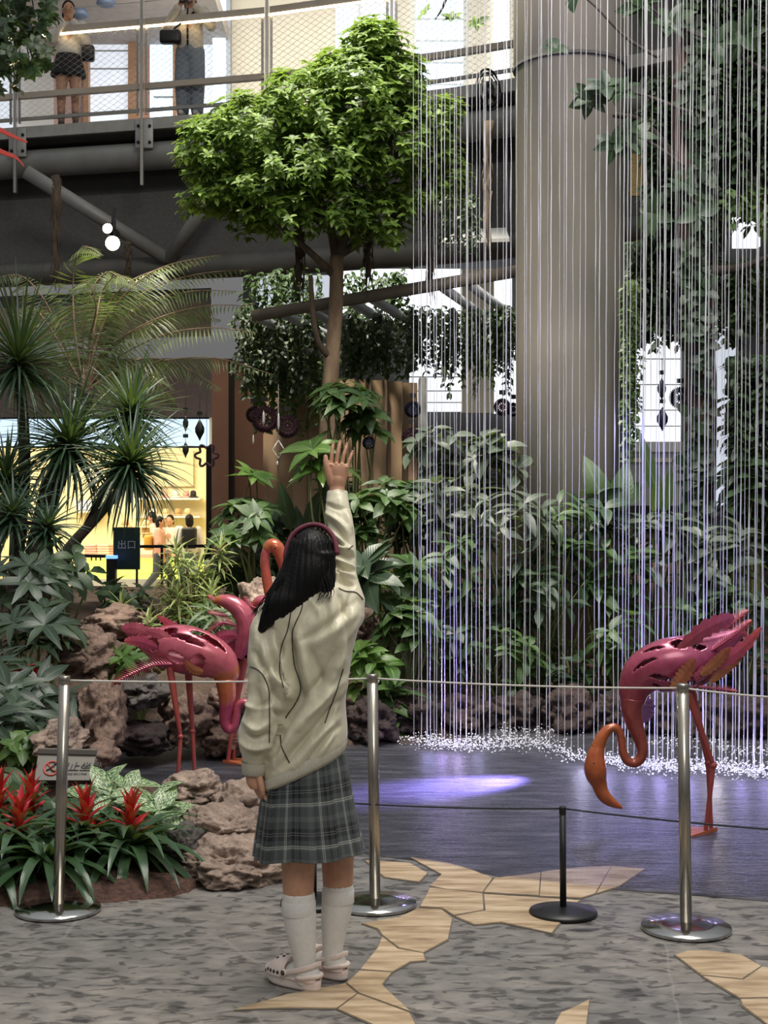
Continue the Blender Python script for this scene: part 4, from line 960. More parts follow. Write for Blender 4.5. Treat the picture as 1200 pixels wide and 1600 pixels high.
RK=[('big porous pale rock beside the girl\'s skirt, lowest of the pile',282,1312,446,1400,6.0,rock_pale,1,.26,6),
    ('broad pale rock in the middle of the pile beside the girl\'s skirt',280,1262,432,1345,6.35,rock_pale,31,.3,6),
    ('pale rock right of the rightmost red bromeliad',262,1205,345,1262,6.9,rock_pale,2,.22,5),
    ('low pale rock at the pool edge behind the girl\'s hand',325,1222,430,1300,6.7,rock_pale,3,.25,5),
    ('small pale rock tucked under the bromeliad leaves',262,1290,318,1345,6.05,rock_grey,4,.18,5),
    ('brown rock right of the sign, at the pool\'s left edge',128,1062,192,1175,8.0,rock_brown,5,.3,5),
    ('dark grey rock under the left flamingo\'s tail feather',182,1055,262,1108,8.9,rock_grey,6,.3,5),
    ('reddish rock behind the left steel post',92,1085,150,1160,8.1,rock_red,7,.3,5),
    ('brown rock at the top of the left bank, under the umbrella plant',88,985,180,1062,9.6,rock_brown,8,.4,5),
    ('brown rock in the gap between the left flamingo\'s legs',255,1085,335,1170,9.0,rock_brown,9,.3,5),
    ('low rock at the far pool edge under the left flamingo',180,1130,270,1180,8.75,rock_red,10,.25,5),
    ('brown rock behind the left flamingo\'s neck',320,1065,405,1130,9.3,rock_brown,11,.35,5),
    ('low brown rock at the feet of the rear flamingo',318,1128,400,1180,9.05,rock_brown,12,.3,5),
    ('large smooth boulder behind the copper flamingo neck',368,902,452,1010,11.6,rock_pale,13,.5,5),
    ('brown rock behind the girl\'s shoulder, right side',545,945,612,1020,11.2,rock_brown,14,.4,5),
    ('rock lump on the bank below the small striped dracaena',140,945,230,1000,11.3,rock_brown,15,.4,5),
    ('rock lump on the bank behind the left flamingo\'s tail',175,1000,250,1060,10.0,rock_brown,16,.35,5),
    ('small flat brown rock at the sign\'s right edge',140,1160,180,1200,7.7,rock_brown,17,.2,4),
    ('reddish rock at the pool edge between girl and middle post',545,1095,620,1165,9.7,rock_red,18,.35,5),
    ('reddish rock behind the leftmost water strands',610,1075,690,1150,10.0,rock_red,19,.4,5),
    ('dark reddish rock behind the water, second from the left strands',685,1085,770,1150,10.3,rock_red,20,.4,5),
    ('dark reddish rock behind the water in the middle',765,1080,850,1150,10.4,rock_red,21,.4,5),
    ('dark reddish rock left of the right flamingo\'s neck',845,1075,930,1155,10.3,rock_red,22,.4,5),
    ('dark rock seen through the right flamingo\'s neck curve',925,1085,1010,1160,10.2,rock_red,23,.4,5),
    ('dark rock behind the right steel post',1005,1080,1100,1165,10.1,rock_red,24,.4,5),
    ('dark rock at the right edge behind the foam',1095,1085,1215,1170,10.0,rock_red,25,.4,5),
    ('pale rock at the left edge, behind the red bromeliads',60,1130,135,1185,7.6,rock_pale,26,.3,5)]
for lab,x0,y0,x1,y1,Y,m,sd,dp,sub in RK: rock(lab,x0,y0,x1,y1,Y,m,sd,dp,sub,'rocks around the pool')

# ---------------------------------------------------------------- barrier posts and cords
def stanchion(label,bx,by,tx,ty,mt,mb_,name='barrier_post',rb=.163,rp=.0215,group='steel barrier posts'):
    b=G(bx,by); t=thing(name,label,'post',b,group); Y=b.y
    MB().lathe([(.001,.012),(rb*.98,.004),(rb,.004),(rb,.012),(rb*.985,.017),(rb*.5,.024),(rp*1.5,.032),(.001,.032)],b,64).link('base',mb_,t)
    top=P(tx,ty,Y); MB().tube([b+Vector((0,0,.024)),top-Vector((0,0,.03))],rp,28).link('pole',mt,t)
    MB().tube([top-Vector((0,0,.032)),top-Vector((0,0,.028)),top-Vector((0,0,.004)),top],[rp*.96,rp*1.07,rp*1.07,rp*.95],28).link('cap',mt,t)
    return b,top
b1,t1=stanchion('left steel barrier post in front of the red bromeliads',91,1424,101,1056,steel,steel_disc)
b2,t2=stanchion('middle steel barrier post just right of the girl',586,1415,582,1053,steel,steel_disc)
b3,t3=stanchion('right steel barrier post in front of the right flamingo',1072,1453,1067,1068,steel,steel_disc,rb=.165)
k1,kt1=stanchion('low black post standing on the tan flagstones',880,1429,879,1260,black_metal,black_metal,'low_barrier_post',.13,.0125,'low black posts')
k2,kt2=stanchion('low black post hidden behind the girl\'s legs',490,1413,490,1248,black_metal,black_metal,'low_barrier_post',.13,.0125,'low black posts')
def cord(label,a,b,r,m,sag=.01,n=16,name='barrier_rope',group='barrier cords'):
    a=Vector(a);b=Vector(b); o=MB().tube([a.lerp(b,k/n)-Vector((0,0,sag*4*(k/n)*(1-k/n))) for k in range(n+1)],r,8).link(name,m); return tag(o,label,'cord',group)
d=Vector((0,0,-.017))
cord('pale barrier cord from the left to the middle steel post',t1+d,t2+d,.0036,grey_cord)
cord('pale barrier cord from the middle to the right steel post',t2+d,t3+d,.0036,grey_cord)
cord('pale barrier cord running right from the right steel post out of view',t3+d,P(1330,1094,5.15),.0036,grey_cord)
d=Vector((0,0,-.008))
cord('thin black cord between the two low black posts',kt2+d,kt1+d,.0035,black_cord)
cord('thin black cord running right from the low black post',kt1+d,P(1330,1304,5.35),.0035,black_cord)

# ---------------------------------------------------------------- keep-off sign among the bromeliads
Ys=6.45
t=thing('sitting_sign','grey sign forbidding sitting or lying down among the red bromeliads','sign',P(100,1260,Ys))
sm=mat('sign_grey',(.21,.19,.165),.45,.3,c2=(.185,.168,.148),scale=2); red_ink=mat('sign_red',(.55,.09,.07),.5); ink=mat('sign_ink',(.035,.033,.03),.5)
c=[P(54,1219,Ys),P(140,1219,Ys),P(151,1177,Ys+.10),P(60,1175,Ys+.10)]
nrm=(c[1]-c[0]).cross(c[3]-c[0]).normalized()
mb=MB(); mb.add(c+[p-nrm*.008 for p in c],[(0,1,2,3),(7,6,5,4),(0,4,5,1),(1,5,6,2),(2,6,7,3),(3,7,4,0)]); plate=mb.link('plate',sm,t,smooth=False)
mb=MB(); mb.bar(c[3]+Vector((0,0,.006)),c[2]+Vector((0,0,.006)),.03,.022); mb.link('top_edge',sm,t,smooth=False)
mb=MB(); mb.bar(P(100,1219,Ys)+Vector((0,.02,0)),P(100,1290,Ys)+Vector((0,.02,0)),.03); mb.link('stake',sm,t,smooth=False)
def on_sign(u,v,lift=.002): # u to the right, v up, in metres from the plate's lower left
    ex=(c[1]-c[0]).normalized(); ey=nrm.cross(ex); return c[0]+ex*u+ey*v+nrm*lift
wS=(c[1]-c[0]).length; hS=(c[3]-c[0]).length
mb=MB(); cu,cv,rr=.07,.062,.036
mb.tube([on_sign(cu+rr*math.cos(a),cv+rr*math.sin(a)) for a in [2*PI*k/40 for k in range(41)]],.0042,6); mb.bar(on_sign(cu-.026,cv+.026),on_sign(cu+.026,cv-.026),.007,.003,nrm); mb.link('ban_ring',red_ink,plate)
mb=MB(); mb.tube([on_sign(cu-.024,cv-.012),on_sign(cu-.008,cv-.002),on_sign(cu+.004,cv-.014),on_sign(cu+.022,cv-.016)],.0035,6); mb.tube([on_sign(cu-.006,cv-.004),on_sign(cu+.008,cv+.016)],.005,6); mb.ball(on_sign(cu+.013,cv+.024),.006,n=10); mb.link('pictogram',ink,plate)
def sign_text(name,body,u,v,size,m):
    cuv=bpy.data.curves.new(name,'FONT'); cuv.body=body; cuv.size=size; cuv.extrude=.0008; cuv.shear=.2; cuv.align_x='LEFT'; cuv.align_y='CENTER'
    o=bpy.data.objects.new('tmp_text',cuv); COL.objects.link(o); dg=bpy.context.evaluated_depsgraph_get(); dg.update()
    me=bpy.data.meshes.new_from_object(o.evaluated_get(dg)); bpy.data.objects.remove(o)
    ex=(c[1]-c[0]).normalized(); ey=nrm.cross(ex); M4=Matrix.Translation(on_sign(u,v,.0015))@Matrix((ex,ey,nrm)).transposed().to_4x4()
    me.transform(M4); return link(name,me,m,plate)
sign_text('lettering','禁止坐卧',.092,.068,.052,ink); sign_text('lettering','NO SITTING OR LYING',.094,.032,.0135,red_ink if False else ink)

# ---------------------------------------------------------------- flamingos of painted sheet metal
fp=flamingo_mat('flamingo_body',[(0,(.58,.17,.06)),(.13,(.56,.16,.06)),(.17,(.54,.12,.15)),(.5,pink),(1,(.45,.07,.13))])
f_head=flamingo_mat('flamingo_head_orange',[(0,(.46,.11,.035)),(1,(.50,.13,.04))])
fr_=flamingo_mat('flamingo_body_maroon',[(0,(.30,.045,.06)),(.45,(.36,.055,.12)),(1,(.42,.09,.22))])
fb=flamingo_mat('flamingo_breast',[(0,(.55,.13,.04)),(1,(.50,.10,.07))])
f_or=flamingo_mat('flamingo_neck_orange',[(0,(.30,.05,.06)),(.35,(.36,.075,.045)),(1,(.50,.13,.035))])
f_ro=flamingo_mat('flamingo_neck_rose',[(0,(.56,.16,.06)),(.12,(.54,.14,.07)),(.17,(.42,.06,.12)),(1,(.50,.09,.13))])
f_co=flamingo_mat('flamingo_neck_copper',[(0,(.62,.17,.06)),(.6,(.55,.11,.07)),(1,(.52,.10,.12))],.22)
f_leg=mat('flamingo_leg',(.42,.085,.065),.35,.2,c2=(.34,.06,.06),scale=8); f_foot=mat('flamingo_foot',(.50,.14,.06),.4,.2)
f_fea=flamingo_mat('flamingo_feather',[(0,(.34,.05,.10)),(.6,(.46,.07,.13)),(1,(.58,.10,.10))]); f_rust=flamingo_mat('flamingo_feather_rust',[(0,(.34,.13,.05)),(1,(.28,.07,.04))])
f_lil=flamingo_mat('flamingo_feather_lilac',[(0,(.30,.12,.36)),(1,(.34,.16,.42))])
def shell(name,rings,Y,depth,m,parent,holes,nu=96,nv=90,yoff=0):
    """hollow sheet-metal body: rings (x, y, radius) in the picture plane at depth Y; holes (ring 0..1, angle 0..1, size u, size v) are cut through the sheet"""
    c=catmull([(x,y,r) for x,y,r in rings],max(2,nv//(len(rings)-1))); m_=len(c); v=[]; uv=[]; f=[]
    for i,(x,y,r) in enumerate(c):
        a=c[max(i-1,0)];b=c[min(i+1,m_-1)]; tx,ty=b[0]-a[0],b[1]-a[1]; l=math.hypot(tx,ty)+1e-6; nx,ny=-ty/l,tx/l
        for k in range(nu):
            an=2*PI*k/nu; q=P(x+nx*r*math.cos(an),y+ny*r*math.cos(an),Y); q.y+=pxm(r,Y)*depth*math.sin(an)+yoff
            v.append(q); uv.append((k/nu,i/(m_-1)))
    def cut(u,w):
        for hu,ha,su,sa,rot in holes:
            du=u-hu; da=(w-ha+.5)%1-.5; wob=.5*noise.noise(Vector((u*14,w*14,hu*9)))
            x=(du*math.cos(rot)+da*math.sin(rot))/su; y=(-du*math.sin(rot)+da*math.cos(rot))/sa
            if x*x+y*y<1+wob: return True
        return False
    for i in range(m_-1):
        for k in range(nu):
            if cut((i+.5)/(m_-1),(k+.5)/nu): continue
            f.append((i*nu+k,i*nu+(k+1)%nu,(i+1)*nu+(k+1)%nu,(i+1)*nu+k))
    used=sorted({i for q in f for i in q}); mp={o:n for n,o in enumerate(used)}
    me=mesh(name,[v[i] for i in used],[tuple(mp[i] for i in q) for q in f],True,[uv[i] for i in used])
    me=evaluate(me,[('SOLIDIFY',dict(thickness=.006,offset=-1))]); return link(name,me,m,parent)
def swept(pts,Y,n=10,ns=18,dy=None):
    c=catmull([(x,y,r,(d_ if d_ is not None else 0)) for x,y,r,*rest in pts for d_ in [rest[0] if rest else 0]],n)
    return [P(x,y,Y)+Vector((0,q,0)) for x,y,r,q in c],[pxm(max(r,.6),Y) for x,y,r,q in c]
def neck(name,pts,Y,m,parent,flat=1.0):
    c,r=swept(pts,Y); return MB().tube(c,r,20).link(name,m,parent)
def feather(name,pts,w,Y,m,parent,serr=0,curl=.25,dy0=0,dy1=0,n=26):
    """metal feather: a curved blade along pts; serr cuts its edges into barbs"""
    c=catmull(pts,max(4,n//(len(pts)-1))); k=len(c); P3=[P(x,y,Y)+Vector((0,dy0+(dy1-dy0)*i/(k-1),0)) for i,(x,y) in enumerate(c)]
    mb=MB(); W=pxm(w,Y); x_seed=pts[0][0]*.37
    if not serr:
        rows=[]
        for i,p in enumerate(P3):
            d=(P3[min(i+1,k-1)]-P3[max(i-1,0)]).normalized(); s=d.cross(Vector((0,1,0))).normalized(); u=i/(k-1); h=W*max(.05,math.sin(PI*min(1,.12+.86*u))**.8)
            jl=(1,.72,.86)[i%3]; jr=(.86,1,.70)[i%3]; rows.append([p+s*h*q*(jl if q<0 else jr)+Vector((0,-1,0))*curl*.30*h*(1-abs(q))+d*(.25*h*abs(q)) for q in (-1,-.5,0,.5,1)])
        v=[q for r in rows for q in r]; uvs=[(j/4,i/(k-1)) for i in range(k) for j in range(5)]
        mb.add(v,[(i*5+j,i*5+j+1,i*5+j+6,i*5+j+5) for i in range(k-1) for j in range(4)],uvs)
        me=evaluate(mb.mesh(name),[('SOLIDIFY',dict(thickness=.005,offset=0))]); me.polygons.foreach_set('use_smooth',[False]*len(me.polygons)); return link(name,me,m,parent)
    mb.tube(P3,[.006*(1-.7*i/(k-1)) for i in range(k)],6)
    for i in range(1,k):
        p=P3[i]; d=(P3[min(i+1,k-1)]-P3[max(i-1,0)]).normalized(); s=d.cross(Vector((0,1,0))).normalized(); u=i/(k-1); h=W*max(.15,math.sin(PI*min(1,.15+.8*u)))
        for sg in (-1,1):
            tip=p+(s*sg+d*.9)*h+Vector((0,-curl*h*.5,0)); w_=(P3[1]-P3[0]).length*.75
            mb.add([p-d*w_,p+d*w_,tip,p-d*w_+Vector((0,.003,0)),p+d*w_+Vector((0,.003,0))],[(0,1,2),(4,3,2),(0,2,3),(1,4,2)],[(0,u)]*5)
    return mb.link(name,m,parent)
def leg(pts,Y,parent,foot,rk=1.35):
    c=[P(x,y,Y)+Vector((0,d_,0)) for x,y,r,d_ in pts]; mb=MB()
    for i in range(len(c)-1): mb.capsule(c[i],c[i+1],pxm(pts[i][2],Y),pxm(pts[i+1][2],Y),12)
    o=mb.link('leg',f_leg,parent)
    kn=MB().ball(c[1],pxm(pts[1][2]*1.45,Y)); kn.link('knee',f_leg,o)
    e=c[-1]; g=Vector((e.x,e.y,.012)); dx,dyy=foot; L=.13; d=Vector((dx,dyy,0)).normalized(); s=Vector((-d.y,d.x,0)); mb=MB()
    tops=[g-d*.03,g+d*L*.85+s*.062,g+d*L*.8+s*.03,g+d*L,g+d*L*.8-s*.03,g+d*L*.85-s*.062]
    v=[p+Vector((0,0,.004)) for p in tops]; v[0].z+=.012; v+=[p-Vector((0,0,.006)) for p in tops]
    mb.add(v,[(0,2,1),(0,3,2),(0,4,3),(0,5,4),(6,7,8),(6,8,9),(6,9,10),(6,10,11)]+[(i,(i+1)%6,6+(i+1)%6,6+i) for i in range(6)]); mb.link('foot',f_foot,o,smooth=False)
# right flamingo, head down in the pool
Y=6.73; t=thing('flamingo','metal flamingo on the right with its orange head lowered to the pool','sculpture',P(1105,1303,Y),'metal flamingos')
body=shell('body',[(988,1098,19),(992,1075,26),(1008,1052,35),(1040,1040,42),(1075,1035,43),(1105,1022,36),(1135,1003,20),(1158,986,6)],Y,.8,fr_,t,
   [(.30,.86,.05,.025,.5),(.36,.80,.08,.018,.5),(.52,.89,.12,.034,-.10),(.40,.98,.12,.014,.10),(.56,.99,.10,.016,-.1),(.52,.61,.06,.036,.3),(.30,.66,.075,.013,.2),(.37,.59,.06,.012,.3),(.66,.66,.05,.02,.4),(.5,.1,.08,.06,0),(.65,.35,.08,.05,0)])
neck('neck',[(988,1092,19),(987,1110,17),(992,1132,13.5),(1000,1155,10.5),(1004,1172,9),(1000,1186,8),(990,1192,7.5),(979,1187,7),(973,1172,6.5),(971,1155,6.5),(967,1142,6.5),(959,1137,7),(949,1141,8),(940,1153,9.5),(934,1168,11)],Y,f_or,t)
hd=neck('head',[(936,1163,10),(931,1180,14),(930,1198,17.5),(932,1212,16.5),(936,1224,12.5),(939,1234,11),(944,1243,10.5),(951,1250,9),(960,1256,6.5),(968,1260,4),(972,1263,1.5)],Y,f_head,t)
MB().ball(P(926,1190,Y)+Vector((0,-.045,0)),.005).link('eye',black_metal,hd)
feather('wing_feather',[(1055,1015),(1090,985),(1125,968),(1142,963)],15,Y,fr_,t,0,.3,-.08,-.06); feather('wing_feather',[(1075,1055),(1110,1035),(1150,1010),(1180,978)],13,Y,f_fea,t,0,.3,-.12,-.10)
feather('wing_feather',[(1040,1072),(1058,1050),(1075,1025)],13,Y,f_rust,t,0,.3,-.15,-.14); feather('wing_feather',[(1085,1050),(1110,1030),(1130,1008)],10,Y,f_rust,t,0,.3,-.13,-.12)
feather('wing_feather',[(1100,1062),(1125,1042),(1150,1025)],8,Y,f_rust,t,0,.3,-.12,-.1)
feather('tail_feather',[(1110,1005),(1140,978),(1168,955)],14,Y,f_fea,t,1,.3,0,0); feather('tail_feather',[(1105,1015),(1140,990),(1165,968)],12,Y,f_fea,t,1,.3,-.08,-.1)
feather('tail_feather',[(1085,1070),(1115,1073),(1143,1076)],9,Y,f_fea,t,1,.3,-.08,-.1); feather('tail_feather',[(1120,1020),(1150,998),(1172,990)],9,Y,f_fea,t,0,.3,.05,.05)
feather('lower_feather',[(1005,1090),(1020,1112),(1018,1138)],16,Y,f_lil,t,0,.3,.18,.2); 
leg([(1074,1085,6,-.03),(1113,1195,4,-.02),(1102,1302,3.2,.0)],Y,t,(-1,-.25)); leg([(1088,1080,6,.1),(1111,1196,4,.06),(1115,1298,3.2,.05)],Y,t,(-1,.15))
# left flamingo
Y=8.1; t=thing('flamingo','pink metal flamingo at the left, bent low with a serrated wing feather','sculpture',P(290,1222,Y),'metal flamingos')
shell('body',[(353,1070,15),(352,1052,23),(340,1035,31),(315,1022,36),(285,1014,38),(256,1008,32),(232,1000,21),(208,990,11),(194,985,3)],Y,.8,fp,t,
   [(.36,.90,.11,.03,.12),(.47,.84,.12,.022,.12),(.60,.88,.06,.055,.3),(.37,.70,.055,.055,0),(.52,.70,.06,.035,.3),(.70,.74,.05,.06,0),(.5,.1,.09,.06,0),(.80,.85,.03,.05,0)])
neck('neck',[(353,1062,17),(355,1085,14),(354,1105,11.5),(352,1122,9.5),(353,1134,8),(359,1140,7),(366,1134,6.5),(369,1120,6.2),(371,1107,6),(376,1099,6),(384,1098,6.2),(393,1104,6.5),(399,1114,8)],Y,f_ro,t)
hd=neck('head',[(397,1110,8),(402,1122,11),(406,1134,10),(408,1146,7),(404,1156,4.5),(398,1162,2)],Y,f_ro,t); MB().ball(P(404,1122,Y)+Vector((0,-.042,0)),.005).link('eye',black_metal,hd)
feather('wing_feather',[(275,1034),(245,1036),(215,1048),(186,1062)],17,Y,f_fea,t,1,.4,-.14,-.16); feather('wing_feather',[(300,1005),(275,985),(243,963)],9,Y,f_fea,t,0,.3,.06,.06)
feather('wing_feather',[(335,1012),(308,998),(268,990)],7,Y,fp,t,0,.3,-.03,-.03)
feather('wing_feather',[(322,1046),(306,1042),(294,1028)],8,Y,f_rust,t,0,.3,-.13,-.13); feather('wing_feather',[(275,1003),(255,990),(232,984)],9,Y,fp,t,0,.3,-.08,-.08)
feather('tail_feather',[(245,1000),(220,982),(192,980)],11,Y,fp,t,0,.3,-.05,-.05); feather('tail_feather',[(250,1010),(225,1000),(200,998)],10,Y,f_fea,t,0,.3,-.1,-.12)
leg([(268,1045,6,-.05),(284,1149,3.3,-.05),(279,1226,2.9,-.05)],Y,t,(1,-.35)); leg([(291,1050,6,.08),(298,1146,3.3,.08),(303,1222,2.9,.05)],Y,t,(1,0))
# rear flamingo, neck up
Y=8.7; t=thing('flamingo','metal flamingo behind the girl with a raised copper neck and head','sculpture',P(370,1205,Y),'metal flamingos')
shell('body',[(440,985,12),(428,985,26),(408,992,34),(385,1003,34),(366,1010,24),(348,1008,12),(338,1002,4)],Y,.8,fp,t,[(.4,.85,.07,.03,.3),(.55,.8,.06,.05,0),(.6,.62,.06,.05,0),(.3,.65,.05,.05,0)])
neck('neck',[(436,985,15),(432,965,11),(426,942,9.2),(420,920,8.4),(416,900,7.8),(414,880,7.2),(415,865,7),(420,855,7.5)],Y,f_co,t)
hd=neck('head',[(417,859,8),(424,852,10.5),(432,855,11),(438,866,10),(441,878,8.5),(442,888,6.5),(439,898,4),(436,905,1.8)],Y,f_co,t); MB().ball(P(431,856,Y)+Vector((0,-.046,0)),.005).link('eye',black_metal,hd)
neck('wing_plume',[(334,940,4),(345,938,9),(360,942,12.5),(375,953,15),(384,970,16),(384,990,15),(378,1010,12),(372,1028,8)],Y-.12,fp,t)
neck('wing_plume',[(396,946,3),(402,940,7),(412,940,10),(419,950,12),(420,968,12),(416,985,8)],Y-.05,fp,t)
feather('wing_feather',[(372,975),(352,970),(330,985)],13,Y,f_fea,t,1,.3,-.15,-.18); feather('wing_feather',[(375,990),(352,990),(335,1002)],10,Y,f_fea,t,0,.3,-.15,-.16)
feather('tail_feather',[(350,945),(338,938),(328,930)],8,Y,f_fea,t,1,.3,-.1,-.1); feather('tail_feather',[(360,960),(345,958),(330,955)],9,Y,f_fea,t,1,.3,-.14,-.14); feather('tail_feather',[(405,950),(392,945),(383,932)],8,Y,f_fea,t,1,.3,-.06,-.06)
feather('lower_feather',[(368,1000),(362,1025),(362,1050)],13,Y,f_fea,t,0,.3,-.1,-.08)
leg([(383,1030,6.5,-.04),(367,1110,3.6,-.02),(355,1196,3.2,0)],Y,t,(1,-.2)); leg([(372,1030,6,.06),(368,1115,3.6,.06),(362,1190,3.2,.08)],Y,t,(1,.1))

# ---------------------------------------------------------------- spotlights, ribbons, hanging ornaments
lampg=glowing('spot_lens',(1,.80,.42),38); lampg2=glowing('spot_lens_small',(1,.88,.62),12)
def spot(label,x,y,Y,r,m,d):
    c=P(x,y,Y); t=thing('spotlight',label,'spotlight',c,'spotlights under the walkway'); d=Vector(d).normalized()
    MB().tube([c+d*-.30,c+d*-.26,c-d*.02,c],[r*.5,r*.85,r,r],20,True).link('housing',black_metal,t)
    MB().tube([c,c+d*.008],[r*.9,r*.88],24).link('lens',m,t); MB().bar(c-d*.15,c-d*.15+Vector((0,.1,.28)),.03).link('bracket',black_metal,t)
    return c,d
LAMP1=spot('larger glowing spotlight, the lower of the pair under the walkway',176,380,15.2,.085,lampg,(.18,-1,-.12)); LAMP2=spot('smaller glowing spotlight, the upper of the pair under the walkway',168,357,15.3,.06,lampg2,(-.15,-1,.05))
rib=mat('red_ribbon',(.62,.05,.03),.5)
for k,(pts,lab) in enumerate((([(-40,185),(0,203),(28,216),(43,222)],'upper red ribbon at the left edge of the walkway'),([(-40,215),(0,236),(25,246),(38,260)],'lower red ribbon at the left edge of the walkway'))):
    c=catmull(pts,6); mb=MB(); Y=14
    rows=[[P(x,y-6*(1-.8*i/(len(c)-1)),Y),P(x,y+5*(1-.8*i/(len(c)-1)),Y-.05)] for i,(x,y) in enumerate(c)]
    mb.add([q for r in rows for q in r],[(2*i,2*i+1,2*i+3,2*i+2) for i in range(len(c)-1)]); me=evaluate(mb.mesh('ribbon'),[('SOLIDIFY',dict(thickness=.004))])
    tag(link('ribbon',me,rib),lab,'ribbon','red ribbons')
orn=mat('ornament_plum',(.09,.035,.05),.45,.3,c2=(.05,.02,.03),scale=12); ornb=mat('ornament_navy',(.02,.025,.06),.4,.3); pearl=mat('ornament_pearl',(.8,.76,.72),.25,.2)
def hang_line(mb,x,y0,y1,Y): mb.tube([P(x,y0,Y),P(x,y1,Y)],.0025,4)
def disc(x,y,r,Y,m,lab,yt):
    t=thing('hanging_disc',lab,'ornament',P(x,y,Y),'hanging sun discs'); c=P(x,y,Y); Rr=pxm(r,Y); mb=MB(); n=36
    for k in range(n):
        a0=2*PI*k/n; a1=2*PI*(k+.5)/n; a2=2*PI*(k+1)/n
        def q(a,rr,dy=0): return c+Vector((math.cos(a)*rr,dy,math.sin(a)*rr))
        mb.add([q(a0,Rr*.45),q(a0,Rr*.85),q(a1,Rr),q(a2,Rr*.85),q(a2,Rr*.45),q(a1,Rr*.45,-.01)],[(0,1,2,5),(5,2,3,4)])
    link('rim',evaluate(mb.mesh('rim'),[('SOLIDIFY',dict(thickness=.008))]),m,t)
    mb=MB()
    for k in range(12):
        a=2*PI*k/12; mb.tube([c+Vector((math.cos(a)*Rr*.15,0,math.sin(a)*Rr*.15)),c+Vector((math.cos(a)*Rr*.5,0,math.sin(a)*Rr*.5))],.007,5)
    mb.ball(c,Rr*.17,Rr*.1,Rr*.17); mb.link('rosette',m,t)
    mb=MB(); hang_line(mb,x,yt,y-r*.8,Y); mb.link('string',black_cord,t); p=P(x,y-r-8,Y); MB().box((p.x-.03,p.y-.015,p.z-.02),(p.x+.03,p.y+.015,p.z+.02)).link('clip',black_metal,t,smooth=False)
for a in ((414,655,23,13.6,orn,'larger plum sun disc left of the raised hand',560),(449,666,20,13.5,orn,'plum sun disc nearest the raised hand on its left',560),(397,648,14,13.8,orn,'small plum sun disc, leftmost of the row by the tan wall',560),(560,665,14,13.4,orn,'plum sun disc right above the raised hand',580),
          (576,692,11,13.3,ornb,'small dark disc to the right of the raised hand',600),(645,640,14,13.2,ornb,'navy sun disc beside the leftmost water strand, upper',560),(643,684,17,13.1,orn,'plum sun disc beside the leftmost water strand, lower',560),
          (785,636,15,13.0,orn,'plum sun disc left of the column behind the water',540),(802,640,12,13.1,ornb,'navy disc touching the left edge of the column',540),(1063,622,19,12.9,ornb,'big navy disc in the bright gap right of the column',500)): disc(*a)
def drop(x,y,w,h,Y,m,lab,yt):
    t=thing('hanging_leaf_ornament',lab,'ornament',P(x,y,Y),'hanging leaf ornaments'); mb=MB(); 
    mb.loft([[P(x+w*s*math.cos(a),y-h+2*h*u,Y)+Vector((0,pxm(w*s,Y)*.6*math.sin(a),0)) for a in [2*PI*k/12 for k in range(12)]] for u,s in ((0,.06),(.15,.45),(.4,1),(.6,.95),(.85,.35),(1,.04))]); mb.link('body',m,t)
    mb=MB(); hang_line(mb,x,yt,y-h,Y); mb.link('string',black_cord,t); p=P(x,y-h-9,Y); MB().box((p.x-.025,p.y-.015,p.z-.018),(p.x+.025,p.y+.015,p.z+.018)).link('clip',black_metal,t,smooth=False)
for a in ((312,672,7.5,17,14,black_metal,'biggest dark leaf ornament in front of the shop\'s sign band',590),(290,662,4.5,13,14.2,black_metal,'small dark leaf ornament, upper left before the shop\'s sign band',590),(290,703,5,13,14.2,black_metal,'small dark leaf ornament, lowest before the shop\'s sign band',600),
          (1034,608,7,17,12.8,ornb,'upper navy leaf ornament in the bright gap right of the column',540),(1035,655,9,19,12.8,ornb,'lower navy leaf ornament in the bright gap right of the column',560)): drop(*a)
t=thing('crystal_mobile','pearly hanging mobile of drops left of the raised hand','ornament',P(432,690,13.3)); mb=MB()
for x,y,w,h in ((414,655,2.2,12),(437,660,2,16),(398,688,1.5,8),(435,725,2,4)):
    mb.loft([[P(x+w*s*math.cos(a),y-h+2*h*u,13.3)+Vector((0,-.15+pxm(w*s,13.3)*math.sin(a),0)) for a in [2*PI*k/8 for k in range(8)]] for u,s in ((0,.1),(.3,.9),(.7,1),(1,.1))])
mb.link('drops',glowing('lit_pearl',(.95,.95,1),.8) if False else pearl,t); mb=MB(); hang_line(mb,435,600,725,13.2)
d_=[P(435,702-14,13.2),P(444,702,13.2),P(435,716,13.2),P(426,702,13.2),P(435,688,13.2)]; mb.tube(d_,.006,5); mb.link('string',pearl,t)
t=thing('hanging_ring_ornament','scalloped ring ornament in front of the shop, by the salmon wall','ornament',P(323,712,13.9)); mb=MB(); c=P(323,712,13.9)
mb.tube([c+Vector((math.cos(a)*(.095+.022*math.cos(6*a)),0,math.sin(a)*(.095+.022*math.cos(6*a)))) for a in [2*PI*k/72 for k in range(73)]],.012,6); mb.link('ring',orn,t); mb=MB(); hang_line(mb,323,600,697,13.9); mb.link('string',black_cord,t)
